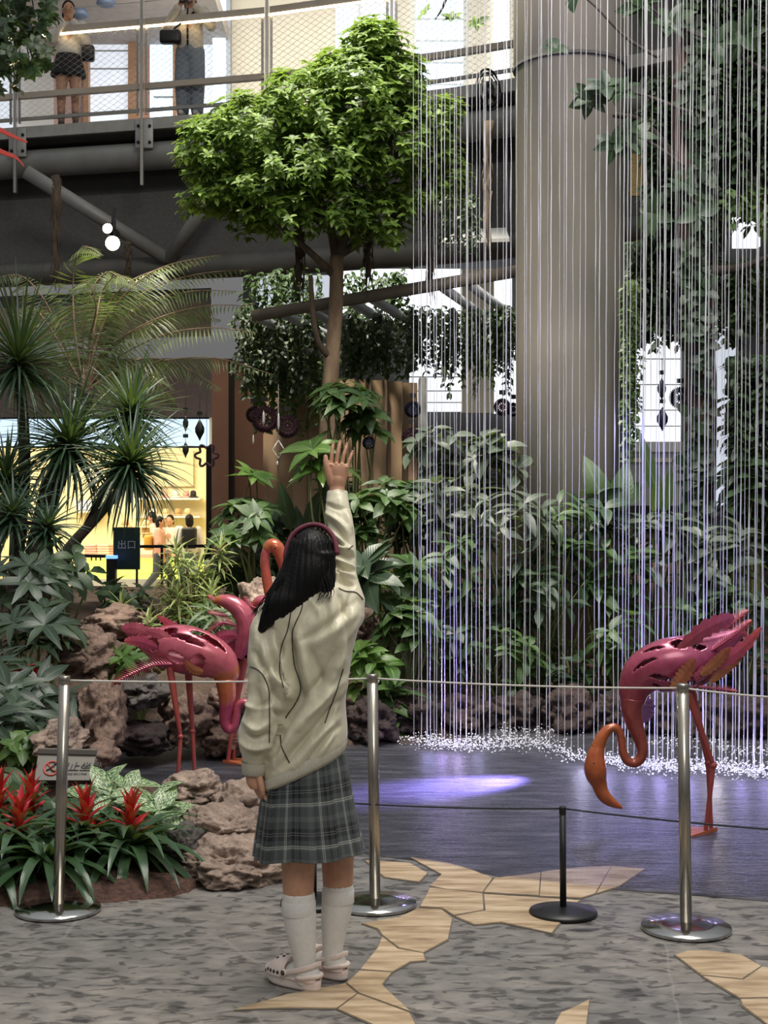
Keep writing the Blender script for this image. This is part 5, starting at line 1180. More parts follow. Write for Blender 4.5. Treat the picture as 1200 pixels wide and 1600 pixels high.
# ---------------------------------------------------------------- people
skin_m,nt,b=node_mat('skin'); n=noise_tex(nt,coords(nt),30,4); r=ramp(nt,[(.35,(.56,.30,.185)),(.7,(.48,.245,.15))]); nt.links.new(n,r.inputs[0]); nt.links.new(r.outputs[0],b.inputs['Base Color'])
b.inputs['Roughness'].default_value=.5; b.inputs['Subsurface Weight'].default_value=.12; b.inputs['Subsurface Radius'].default_value=(.02,.008,.004); b.inputs['Subsurface Scale'].default_value=.3
skin_d=mat('skin_leg',(.40,.215,.13),.5,c2=(.35,.185,.11),scale=9)
def hair_mat(name,c,rough=.38):
    m,nt,b=node_mat(name); b.inputs['Base Color'].default_value=(*c,1); b.inputs['Roughness'].default_value=rough
    n=noise_tex(nt,mapping(nt,coords(nt),(170,170,5)),1,4); bump(nt,b,n,.3,.003); b.inputs['Specular IOR Level'].default_value=.16; return m
hair_black=hair_mat('black_hair',(.005,.0045,.0045),.45)
Y0=4.55; PX=Y0/F
def Q(x,y,dy=0.0): p=P(x,y,Y0); return Vector((p.x,p.y+dy,p.z))       # a point on the girl, dy metres beyond her middle plane
def ring(x,y,a,bd,roll=0,dy=0,n=72,p=2.3):
    c=Q(x,y,dy); ro=R(roll); out=[]
    for k in range(n):
        t=2*PI*k/n; ct,st=math.cos(t),math.sin(t); ex=2/p
        u=math.copysign(abs(ct)**ex,ct)*a*PX; w=math.copysign(abs(st)**ex,st)*bd*PX
        out.append(c+Vector((u*math.cos(ro),w,u*math.sin(ro))))
    return out
def rings(lst,n=72,sub=5):
    c=catmull([tuple(list(l)+[0]*(6-len(l))) for l in lst],sub); return [ring(*l,n=n) for l in c]
girl=thing('person','girl in a beige jacket and plaid skirt, back turned, right hand raised','person',Vector((Q(500,1540).x,Y0,0)))
# one continuous body: torso, head, arms, legs, hands
mb=MB()
mb.loft(rings([(474,1230,54,40,8),(478,1180,42,30,8),(486,1100,30,17,5),(490,1020,36,20),(492,960,40,22),(495,935,32,22),(497,915,20,20)],32,4))
mb.chain([Q(497,930),Q(492,890,-.01)],[.05,.048]); mb.ball(Q(484,880,.02),.066,.08,.088,n=24)
mb.ball(Q(478,905,.06),.05,.05,.05); mb.ball(Q(470,885,.105),.014,.02,.018)
mb.chain([Q(541,945,.01),Q(537,865,.10),Q(524,775,.222)],[.028,.016,.023])               # raised arm
mb.chain([Q(428,965,-.02),Q(420,1085,-.055),Q(399,1192,-.045)],[.030,.025,.024])
for lx,kn,dyl in ((467,[(467,1240),(467,1310),(467,1392),(470,1430),(477,1500),(478,1528)],-.03),(526,[(520,1240),(526,1310),(527,1392),(525,1430),(519,1490),(518,1512)],.07)):
    rr=[.06,.058,.0495,.045,.026,.026]; mb.chain([Q(x,y,dyl) for x,y in kn],rr,18)
# feet inside the clogs
fd=Vector((-.73,.68,0)).normalized()
hl=Vector((Q(483,1,0).x,4.515,.04)); hr=Vector((Q(523,1,0).x,4.625,.04))
for h in (hl,hr): mb.chain([h,h+fd*.09+Vector((0,0,-.002)),h+fd*.10],[.024,.026,.018])
# raised right hand seen from its back: palm, four fingers, thumb on the left
HY=.235
def HP(x,y,d=0): return Q(x,y,HY+d)
mb.chain([HP(523,772,-.01),HP(523,758),HP(524,748)],[.027,.0265,.03],18,.72)
mb.loft([[HP(x+ (hw)*math.cos(a),y)+Vector((0,hd*math.sin(a),0)) for a in [2*PI*k/28 for k in range(28)]] for x,y,hw,hd in ((523,764,11.5,.020),(524,752,13.5,.0185),(525,740,16,.0175),(525.3,730,17.2,.0165),(526,724,17.2,.0145),(526.5,720.5,15.5,.011))])
fing=[[(513,722),(514,705),(515.2,694),(516,685.5)],[(521.8,720),(524,702),(526.2,691),(527.5,683)],[(530.8,720.5),(534,705),(537,695),(538.6,687.5)],[(539.3,726),(543,714),(546,706),(547.8,700.5)]]
fr4=[.0070,.0072,.0069,.0060]
fl=[]
for pts,r0 in zip(fing,fr4):
    c=[HP(x,y,(0,.004,.010,.018)[i]) for i,(x,y) in enumerate(pts)]; fl.append(c); mb.chain(c,[r0*1.04,r0*1.0,r0*.93,r0*.8],14)
th=[HP(515,752,-.002),HP(509.5,738,-.006),HP(505.5,724,-.008),HP(504.5,716,-.006),HP(504,708.5,-.002)]
mb.chain(th,[.016,.0135,.0105,.0095,.0078],14)
for x,y in ((513.5,722),(522,720.5),(530.8,721),(538.5,726)): mb.ball(HP(x,y,-.008),.0062,.005,.006,n=12)
# hanging left hand, fingers drooping to the right
def HL(x,y,d=0): return Q(x,y,-.045+d)
mb.chain([HL(398,1192),HL(398,1204)],[.027,.025],16,.85)
mb.loft([[HL(x+hw*math.cos(a),y)+Vector((0,hd*math.sin(a),0)) for a in [2*PI*k/24 for k in range(24)]] for x,y,hw,hd in ((398,1202,11,.021),(398,1212,12,.024),(400,1221,12,.025),(403,1228,10.5,.022))])
for j,(pts,r0) in enumerate(zip([[(409,1220),(413,1230),(416,1238),(419.5,1244)],[(405,1223),(409,1233),(412.5,1240),(416,1245)],[(401,1224),(405,1234),(408,1240),(411,1245)],[(397,1224),(400.5,1232),(403.5,1238),(406,1242)]],[.0072,.0078,.0078,.007])):
    d=(-.022,-.005,.012,.027)[j]; mb.chain([HL(x,y,d) for x,y in pts],[r0*1.1,r0,r0*.93,r0*.8],12)
mb.chain([HL(407,1208,-.015),HL(411,1219,-.028),HL(413,1228,-.030),HL(414,1234,-.028)],[.0125,.0105,.0092,.0075],12)
body=fuse(mb,.0023,4,.4); body=link('body',body,skin_m,girl)
# nails on the raised thumb (the back of the hand faces us: nails on every finger)
nailm=mat('nail',(.66,.40,.30),.3)
for c in fl+[th]:
    d=(c[-1]-c[-2]).normalized(); p=c[-1]+Vector((0,-.0056,0))+d*.001; MB().ball(p,.0040,.0016,.0056,n=10).link('fingernail',nailm,body)
# socks
sock=mat('white_sock',(.78,.75,.69),.85,c2=(.72,.69,.63),scale=60,bs=.25,bscale=160,bdist=.002)
def legrings(lst,dyl,n=48): return [[Q(x,y,dyl)+Vector((r*PX*math.cos(a),r*PX*math.sin(a),0)) for a in [2*PI*k/n for k in range(n)]] for x,y,r in catmull(lst,6)]
for lst,dyl,h in (([(478,1533,16),(478,1515,16.5),(477,1500,17),(474,1475,20.5),(471,1450,24),(469,1425,26),(467.5,1410,26),(467.5,1396,25.4),(467.5,1391,25),(467.5,1390,24)],-.03,hl),
                ([(518,1518,16),(518,1502,16.5),(519,1488,17),(521,1465,20),(524,1440,23.5),(526,1420,25),(527,1405,25),(527,1394,24.4),(527,1389,24),(527,1388,23)],.07,hr)):
    mb=MB(); mb.loft(legrings(lst,dyl)); mb.chain([h+Vector((0,0,.012)),h+fd*.07+Vector((0,0,.002)),h+fd*.115],[.037,.034,.024],16)
    so=link('sock',fuse(mb,.005,4),sock,girl)
    mb=MB(); lx,ly,lr=lst[-4]; 
    mb.loft([[Q(lx,y,dyl)+Vector((r_*PX*math.cos(a)*(1+.004*math.sin(60*a)),r_*PX*math.sin(a),0)) for a in [2*PI*k/120 for k in range(120)]] for y,r_ in ((ly+14,lr+.3),(ly+13,lr+.9),(ly-6,lr+.6),(ly-8,lr-.3))],False); mb.link('cuff_band',sock,so)
# clogs
clog=mat('pale_pink_clog',(.80,.67,.60),.5,c2=(.77,.64,.57),scale=6); hole_m=mat('hole_shade',(.06,.045,.04),.9); rivet_m=mat('clog_rivet',(.10,.08,.07),.35,.3)
def clog_obj(h,name_lab):
    t=bpy.data.objects.new('clog',None)
    s=Vector((fd.y,-fd.x,0)); L=.235; o=Vector((h.x,h.y,0))-fd*.048      # heel end
    def at(u,v,z): return o+fd*(L*u)+s*v+Vector((0,0,z))
    def hwid(u): return .038*(1-abs(2*u-.0)**0*0) if False else (.034+.016*smooth(.25,.7,u))*math.sqrt(max(0,1-((u-.5)/.5)**6))+.0005
    def outline(sc_,z,n=56,toe=0): 
        pts=[]
        for k in range(n):
            a=2*PI*k/n; u=.5+.5*math.cos(a)*(1 if True else 1); v=math.copysign(abs(math.sin(a))**.75,math.sin(a))*(.037+.013*smooth(.2,.75,u))
            pts.append(at(.5+(u-.5)*sc_,v*sc_,z+toe*smooth(.7,1,u)))
        return pts
    mb=MB(); mb.loft([outline(.90,.002,toe=.01),outline(.98,.004,toe=.012),outline(1.0,.012,toe=.012),outline(.985,.017,toe=.012),outline(1.0,.022,toe=.012),outline(1.0,.034,toe=.010),outline(.97,.037,toe=.01)])
    sole=mb.link('clog',clog,girl)
    # upper: a closed dome over the toes, opening into low side walls towards the heel
    mb=MB(); rows=[]; nu=34
    for i in range(nu+1):
        u=1-.985*i/nu; w=(.037+.013*smooth(.2,.75,u))*max(.02,1-((max(u,.5)-.5)/.5)**3.2)**.5 if u>.5 else (.037+.013*smooth(.2,.75,u))*max(.02,1-((.5-u)/.5)**3.2)**.5
        top=.038+.046*smooth(1.03,.66,u)-.0*u; row=[]
        open_=smooth(.56,.50,u)
        low=.046-.006*smooth(.0,.3,u)
        for k in range(21):
            a=PI*k/20; v=-math.cos(a)*w; z=.028+(top-.028+.006)*math.sin(a)**.8
            if open_>0: zl=min(z,low); z=z+(zl-z)*open_
            row.append(at(u,v,z))
        rows.append(row)
    v=[p for r_ in rows for p in r_]; f=[]
    for i in range(nu):
        u=1-.985*(i+.5)/nu
        for k in range(20):
            if u<.53 and 4<=k<=15: continue
            f.append((i*21+k,i*21+k+1,i*21+k+22,i*21+k+21))
    me=mesh('upper',v,f); me=evaluate(me,[('SOLIDIFY',dict(thickness=.006,offset=0)),('SUBSURF',dict(levels=1,render_levels=1))]); up=link('upper',me,clog,sole)
    mb=MB()
    mb.tube([at(.53,-(.046)*math.cos(PI*k/16),.030+.060*math.sin(PI*k/16)**.8) for k in range(17)],.0052,8); mb.link('collar',clog,sole)
    # heel ridge wall
    mb=MB(); pts=[]
    for k in range(25):
        a=PI*.5+PI*k/24; u=.27+.27*math.cos(a); vv=.0375*math.sin(a)*-1; pts.append(at(u,vv*(1.0 if u>.1 else .97),.043+.010*smooth(.25,0,u)))
    mb.tube(pts,.008,8); mb.link('heel_rim',clog,sole)
    # strap with rivets, resting raised behind the heel
    mb=MB(); pts=[]
    for k in range(25):
        q=-1+2*k/24; uu=.47-.43*(1-abs(q)**2.4); vv=.0475*math.sin(q*PI/2) if abs(q)<1 else .0475*q; pts.append(at(uu,vv,.052+.036*(1-abs(q)**2)))
    for i in range(len(pts)-1): 
        mb.bar(pts[i],pts[i+1],.0055,.017)
    st_=link('strap',fuse(mb,.003,4),clog,sole)
    for sg in (-1,1):
        p=at(.47,sg*.0485,.052); mb=MB(); mb.tube([p,p+s*sg*.006],[.0125,.0115],20); mb.link('rivet',clog,sole); mb=MB(); mb.tube([p+s*sg*.006,p+s*sg*.008],[.0085,.008],18); mb.link('rivet_cap',rivet_m,sole)
    bv=BVHTree.FromPolygons([vv.co for vv in up.data.vertices],[tuple(p.vertices) for p in up.data.polygons])
    for u,vv in ((.62,0),(.62,.016),(.62,-.016),(.70,.009),(.70,-.009),(.70,.026),(.70,-.026),(.78,0),(.78,.018),(.78,-.018),(.86,.009),(.86,-.009)):
        hit=bv.ray_cast(at(u,vv,.2),Vector((0,0,-1)))
        if hit[0]: MB().tube([hit[0]+hit[1]*.0004,hit[0]+hit[1]*.0009],.0052,12).link('vent_hole_disc',hole_m,sole)  # dark discs laid on the shell for the shade inside its holes
    for sg in (-1,1):
        for u in (.60,.67,.74,.81,.88):
            hit=bv.ray_cast(at(u,sg*.12,.046-.008*(u>.85)),-s*sg)
            if hit[0]: MB().tube([hit[0]+hit[1]*.0004,hit[0]+hit[1]*.0009],.0058,12).link('vent_hole_disc',hole_m,sole)
    return sole
clog_obj(hl,''); clog_obj(hr,'')
# skirt: knife pleats, tartan
def tartan():
    m,nt,b=node_mat('tartan'); sp=nt.nodes.new('ShaderNodeSeparateXYZ'); nt.links.new(coords(nt,'UV'),sp.inputs[0])
    def sett(v,per,off):
        fr=math_n(nt,'FRACT',math_n(nt,'ADD',math_n(nt,'DIVIDE',v,per),off))
        d=(.008,.009,.010); g=(.062,.07,.071); g2=(.115,.125,.122); w=(.50,.50,.45); lg=(.19,.20,.19)
        r=ramp(nt,[(0,g),(.13,g2),(.17,w),(.19,g2),(.215,w),(.235,g),(.36,d),(.47,lg),(.485,d),(.53,lg),(.545,d),(.64,g),(.72,(.06,.066,.066)),(.80,g2),(.92,g)],'CONSTANT'); nt.links.new(fr,r.inputs[0]); return r.outputs[0]
    h=sett(sp.outputs[1],.132,.32); v=sett(sp.outputs[0],.108,.08)
    c=mixc(nt,.47,h,v); n=nt.nodes.new('ShaderNodeTexWave'); n.inputs['Scale'].default_value=420; nt.links.new(coords(nt,'UV'),n.inputs['Vector'])
    nt.links.new(mixc(nt,.12,c,n.outputs['Color'],'OVERLAY'),b.inputs['Base Color']); b.inputs['Roughness'].default_value=.9; return m
sk=[(476,1175,60,46,10),(477,1200,64,50,8),(478,1230,68,54,5),(479,1265,73,58,3),(480,1300,79,62,3),(481,1322,83,65,3),(481.5,1333,85,66,3)]
c=catmull(sk,6); n=360; v=[];uv=[];f=[]; per=2*PI*.16
for i,(x,y,a,bd,ro) in enumerate(c):
    rg=ring(x,y,a,bd,ro,0,n); cen=Q(x,y); u_=i/(len(c)-1)
    for k,p in enumerate(rg):
        t=(k/n*15+.35)%1; saw=(t-.5) if t<.93 else (.43-(t-.93)/.07*.93); d=p-cen; d.z=0
        wob=.004*math.sin(k/n*2*PI*5+1)*u_
        p2=p+d.normalized()*(saw*(.004+.013*u_)+wob); p2.z+=.0035*math.sin(k/n*2*PI*6)*u_
        v.append(p2); uv.append((k/n*1.10*1.0, -(y-1175)*PX))
for i in range(len(c)-1):
    for k in range(n-1): f.append((i*n+k,i*n+k+1,(i+1)*n+k+1,(i+1)*n+k))
    f.append((i*n+n-1,i*n,(i+1)*n,(i+1)*n+n-1))
me=mesh('skirt',v,f,True,uv); me=evaluate(me,[('SOLIDIFY',dict(thickness=.003,offset=-1))]); skirt=link('skirt',me,tartan(),girl)
# jacket
jm,nt,b=node_mat('beige_nylon'); o_=coords(nt); n_=noise_tex(nt,o_,5,4); r=ramp(nt,[(.35,(.62,.575,.415)),(.7,(.56,.52,.37))]); nt.links.new(n_,r.inputs[0]); nt.links.new(r.outputs[0],b.inputs['Base Color'])
b.inputs['Roughness'].default_value=.42; b.inputs['Sheen Weight'].default_value=.2; fine=noise_tex(nt,mapping(nt,o_,(1.3,1,.45),(0,.6,0)),15,4,.5); bump(nt,b,fine,.5,.02)
piping=mat('dark_piping',(.035,.03,.02),.6); rib_m=mat('beige_ribbing',(.54,.51,.40),.8,c2=(.48,.455,.35),scale=40)
mb=MB()
mb.loft(rings([(475,1196,64,50,25),(476,1186,71,58,24),(477,1165,70,57,22),(479,1135,64,54,16),(482,1100,60,52,10),(485,1050,62,54,4),(487,1000,69,56,0),(489,965,76,54,-2),(492,942,72,48,0),(495,926,56,40,4),(498,914,38,30,4),(500,905,29,25,4),(501,896,26,24,4),(501,893,22,21,4)],80,5))
RS=[(541,962,28,.0),(545,940,25,.01),(541,920,22,.03),(536,900,20.5,.06),(537,875,19,.09),(537,852,18.5,.115),(532,830,20.5,.15),(526,808,22,.18),(523.5,790,20,.205),(523.5,780,17.5,.217),(523.5,776,15,.22)]
mb.chain([Q(x,y,d) for x,y,r_,d in RS],[r_*PX for x,y,r_,d in RS],24)
LS=[(432,962,30,-.02),(420,985,28,-.03),(417,1020,28,-.05),(421,1055,30,-.06),(422,1085,31,-.065),(415,1115,31,-.065),(405,1142,30,-.06),(402,1162,26,-.055),(400,1178,21,-.05),(399,1188,16,-.05)]
mb.chain([Q(x,y,d) for x,y,r_,d in LS],[r_*PX for x,y,r_,d in LS],24)
jk=fuse(mb,.0045,5,.5)
# folds: ridge (+) and valley (-) lines following the photograph's creases, in millimetres
CR=[([(556,940),(530,962),(500,985),(472,1000)],-4,6),([(562,965),(540,1000),(525,1045),(505,1085)],5,6),([(548,930),(540,965),(541,1010)],-4,5),([(480,1010),(500,1050),(512,1070)],-4,7),([(430,1205),(455,1175),(490,1140)],-4,4),([(520,1120),(535,1070),(541,1030)],4,5),([(409,1000),(414,1030),(407,1060)],5,5),([(430,1075),(418,1098),(398,1110)],-5,5),([(385,1098),(398,1108),(420,1104)],4,4),([(560,955),(520,985),(490,1010)],4,8),([(550,990),(515,1040),(500,1075)],-4,7),([(535,1060),(505,1090),(470,1140)],5,5),([(538,1085),(515,1110),(490,1150)],-4,4),([(430,1180),(436,1150),(450,1125)],-5,5),([(418,1180),(426,1150),(436,1135)],5,5),([(485,935),(500,960),(495,990)],3,6),([(405,975),(400,1010)],4,6),([(440,1010),(434,1040),(436,1060)],-5,5),([(395,1075),(405,1100),(402,1130)],-4,7),([(415,1190),(445,1130),(480,1085),(520,1050)],-7,7),([(428,1195),(470,1130),(500,1100),(530,1075)],6,8),([(440,1200),(480,1150),(515,1110)],-4,5),([(460,1198),(500,1150),(528,1120)],5,6),([(478,1195),(512,1150),(530,1135)],-4,4),([(500,1180),(522,1140)],4,5),
    ([(455,1010),(462,1050),(470,1080),(455,1110),(446,1122)],-12,9),([(452,980),(455,1020),(452,1060)],-5,6),([(470,1000),(476,1060),(482,1090)],6,9),([(519,935),(521,985),(508,1020)],5,8),([(530,925),(538,960)],-5,5),([(505,930),(480,955),(468,990)],-4,8),([(545,945),(535,1000),(520,1050)],4,12),
    ([(525,905),(552,915)],-5,3.5),([(522,893),(553,902)],5,3.5),([(523,883),(552,893)],-5,3),([(520,872),(552,886)],4,3.5),([(521,862),(552,872)],-5,3),([(518,850),(548,862)],5,4),([(516,838),(543,858)],-5,3.5),([(512,826),(536,848),(548,866)],5,4),([(508,812),(530,830),(545,852)],-5,4),([(507,800),(528,815),(545,835)],4,4),([(509,788),(540,795)],-4,3),([(540,800),(549,830)],4,4),
    ([(427,990),(428,1015),(440,1045),(448,1065)],7,6),([(398,1020),(410,1040),(420,1055)],-6,5),([(424,1052),(440,1075),(455,1090)],8,6),([(420,1062),(430,1085),(440,1100)],-6,5),([(392,1060),(392,1110)],4,6),([(428,1110),(440,1120)],-5,4),([(376,1158),(395,1168),(420,1164)],6,5),([(380,1172),(400,1178),(418,1174)],-5,4),([(385,1145),(400,1152),(420,1146)],-5,4),([(383,1128),(400,1140),(418,1130)],5,5),
    ([(440,945),(430,985)],5,7),([(412,960),(405,1000)],-3,6)]
nv_=len(jk.vertices); co=np.zeros(nv_*3); jk.vertices.foreach_get('co',co); co=co.reshape(-1,3); no=np.zeros(nv_*3); jk.vertices.foreach_get('normal',no); no=no.reshape(-1,3)
sx=CX+co[:,0]/co[:,1]*F; sy=HZ-(co[:,2]-CH)/co[:,1]*F
disp=np.zeros(nv_)
for pl,am,w in CR:
    pl=np.array(catmull(pl,5)); best=np.full(nv_,1e9); tt=np.zeros(nv_)
    for i in range(len(pl)-1):
        a=pl[i];ab=pl[i+1]-a; L2=(ab**2).sum(); t=np.clip(((sx-a[0])*ab[0]+(sy-a[1])*ab[1])/L2,0,1); d=np.hypot(a[0]+ab[0]*t-sx,a[1]+ab[1]*t-sy)
        mk=d<best; best[mk]=d[mk]; tt[mk]=((i+t)/(len(pl)-1))[mk]
    disp+=am*.0031*np.exp(-(best/w)**2)*np.sin(PI*np.clip(.12+.76*tt,0,1))
facing=np.clip(-no[:,1]*1.6+.15,0,1)
nz_=np.array([noise.fractal(Vector(p)*9,1,2,3) for p in co]); 
disp=np.clip(disp,-.034,.04); co=co+no*((disp*facing*1.05)+.004*nz_)[:,None]
jk.vertices.foreach_set('co',co.ravel()); jk.update()
jacket=link('jacket',jk,jm,girl)
bv=BVHTree.FromPolygons([vv.co for vv in jk.vertices],[tuple(p.vertices) for p in jk.polygons]); eye=Vector((0,0,CH))
def on_jacket(x,y,lift=.0012):
    d=(P(x,y,Y0)-eye).normalized(); h=bv.ray_cast(eye,d); return (h[0]+h[1]*lift) if h[0] is not None else None
for pl in ([(454,945),(454,960),(449,985),(440,1010),(437,1030),(438,1055),(443,1074)],[(474,938),(470,955),(461,975),(457,990),(457,1015),(460,1040),(468,1065),(469,1080),(462,1098),(452,1112),(446,1122)],
           [(391,1042),(402,1046),(412,1057),(419,1075),(421,1095),(421,1130),(421,1160)],[(438,1148),(440,1165),(447,1182),(453,1192)],[(529,919),(540,924),(556,926),(567,937)],[(545,858),(551,853)],[(536,1045),(528,1072),(518,1100),(508,1130)]):
    pts=[on_jacket(*q[:2]) for q in catmull(pl,6)]; pts=[p for p in pts if p is not None]
    keep=[pts[0]]
    for p in pts[1:]:
        if (p-keep[-1]).length<.06: keep.append(p)
    if len(keep)>2: MB().tube(keep,.0018,6).link('seam_piping',piping,jacket)
def ribbed(lst,dlist,nr,amp,parent,name):
    mb=MB(); out=[]
    for (x,y,a,bd,ro),dy in zip(lst,dlist):
        rg=ring(x,y,a,bd,ro,dy,n=nr*4); cen=Q(x,y,dy)
        out.append([p+(p-cen).normalized()*amp*(.5+.5*math.cos(k*PI/2)) for k,p in enumerate(rg)])
    mb.loft(out,False); return mb.link(name,rib_m,parent)
ribbed([(473,1203,65,51,25),(473,1206,68,54,25),(474.5,1199,71.5,57.5,25),(476.5,1188,71.5,58,24.5),(477.5,1181,69,56,24)],[0]*5,90,.0028,jacket,'hem_band')
ribbed([(523.5,764,14,12.5,0),(523.5,766,16,14,0),(523.5,774,16.8,15,0),(523.5,781,17.5,16,0)],[.228,.227,.222,.215],30,.002,jacket,'cuff')
ribbed([(398,1207,15,14,-5),(398,1205,17,16,-5),(399,1195,18,17,-5),(399.5,1187,19.5,18,-5)],[-.045,-.046,-.05,-.05],30,.002,jacket,'cuff')
# hair and headband
mb=MB()
mb.ball(Q(487,868,.0),.0735,.088,.087,n=28); mb.ball(Q(474,866,.055),.064,.07,.088,n=24)
mb.loft(rings([(486,845,30,32,0,-.005),(485,862,36,36,0,-.01),(483,882,41,38,0,-.02),(477,902,43,34,-3,-.035),(462,921,36,26,-12,-.055),(446,938,28,20,-20,-.075),(431,955,18,14,-28,-.085),(418,972,10,9,-30,-.085),(409,985,4,4,-30,-.08)],36,6))
mb.loft(rings([(500,862,24,36,0,-.01),(504,885,20.5,30,0,-.02),(508,905,16.5,22,0,-.035),(510,918,13.5,14,0,-.05),(512.5,928,9.5,9,0,-.056),(514.5,935,4.5,5,0,-.058)],32,6))
hm=fuse(mb,.0045,5,.5); nv_=len(hm.vertices); co=np.zeros(nv_*3); hm.vertices.foreach_get('co',co); co=co.reshape(-1,3); no=np.zeros(nv_*3); hm.vertices.foreach_get('normal',no); no=no.reshape(-1,3)
an=np.arctan2(co[:,1]-Y0,co[:,0]-Q(484,0).x); co=co+no*(.0012*np.sin(an*70)+.0012*np.sin(an*31+1))[:,None]; hm.vertices.foreach_set('co',co.ravel()); hm.update()
hair=link('hair',hm,hair_black,girl)
mb=MB(); 
def strand(pts,r): mb.tube([Vector(p) for p in catmull(pts,6)],[r*(1-.75*k/((len(pts)-1)*6)) for k in range((len(pts)-1)*6+1)],5)
for k in range(60):
    u=k/59; x0=447+u*76; strand([Q(484+(x0-484)*.8,U(835,885),-.04),Q(x0-6+U(-1,1),895,-.085),Q(x0-24+12*(u>.72)*2+U(-2,2),922,-.10),Q((x0-52 if u<.72 else x0-6)+U(-4,4),(958-28*u if u<.72 else 934)+U(-4,6),-.115)],.0022)
mb.link('loose_strands',hair_black,hair)
hb=mat('burgundy_knit',(.17,.035,.06),.85,c2=(.12,.024,.042),scale=60,bs=.6,bscale=120,bdist=.003)
mb=MB(); pts=[Q(448+38*(1-math.cos(t))+0*t,888-66*math.sin(t)**.85,.02+.035*math.sin(t)) for t in [PI*k/24 for k in range(25)]]
pts=[Vector(p) for p in catmull([Q(447,884,.0),Q(446.5,868,.005),Q(450,850,.01),Q(459,834,.015),Q(474,823.5,.018),Q(490,820,.018),Q(505,823.5,.015),Q(517,834,.01),Q(524,849,-.0),Q(526.5,866,-.012)],5)]
mb.tube(pts,[.0085]*len(pts),14,True,1.9); mb.link('headband',hb,girl)

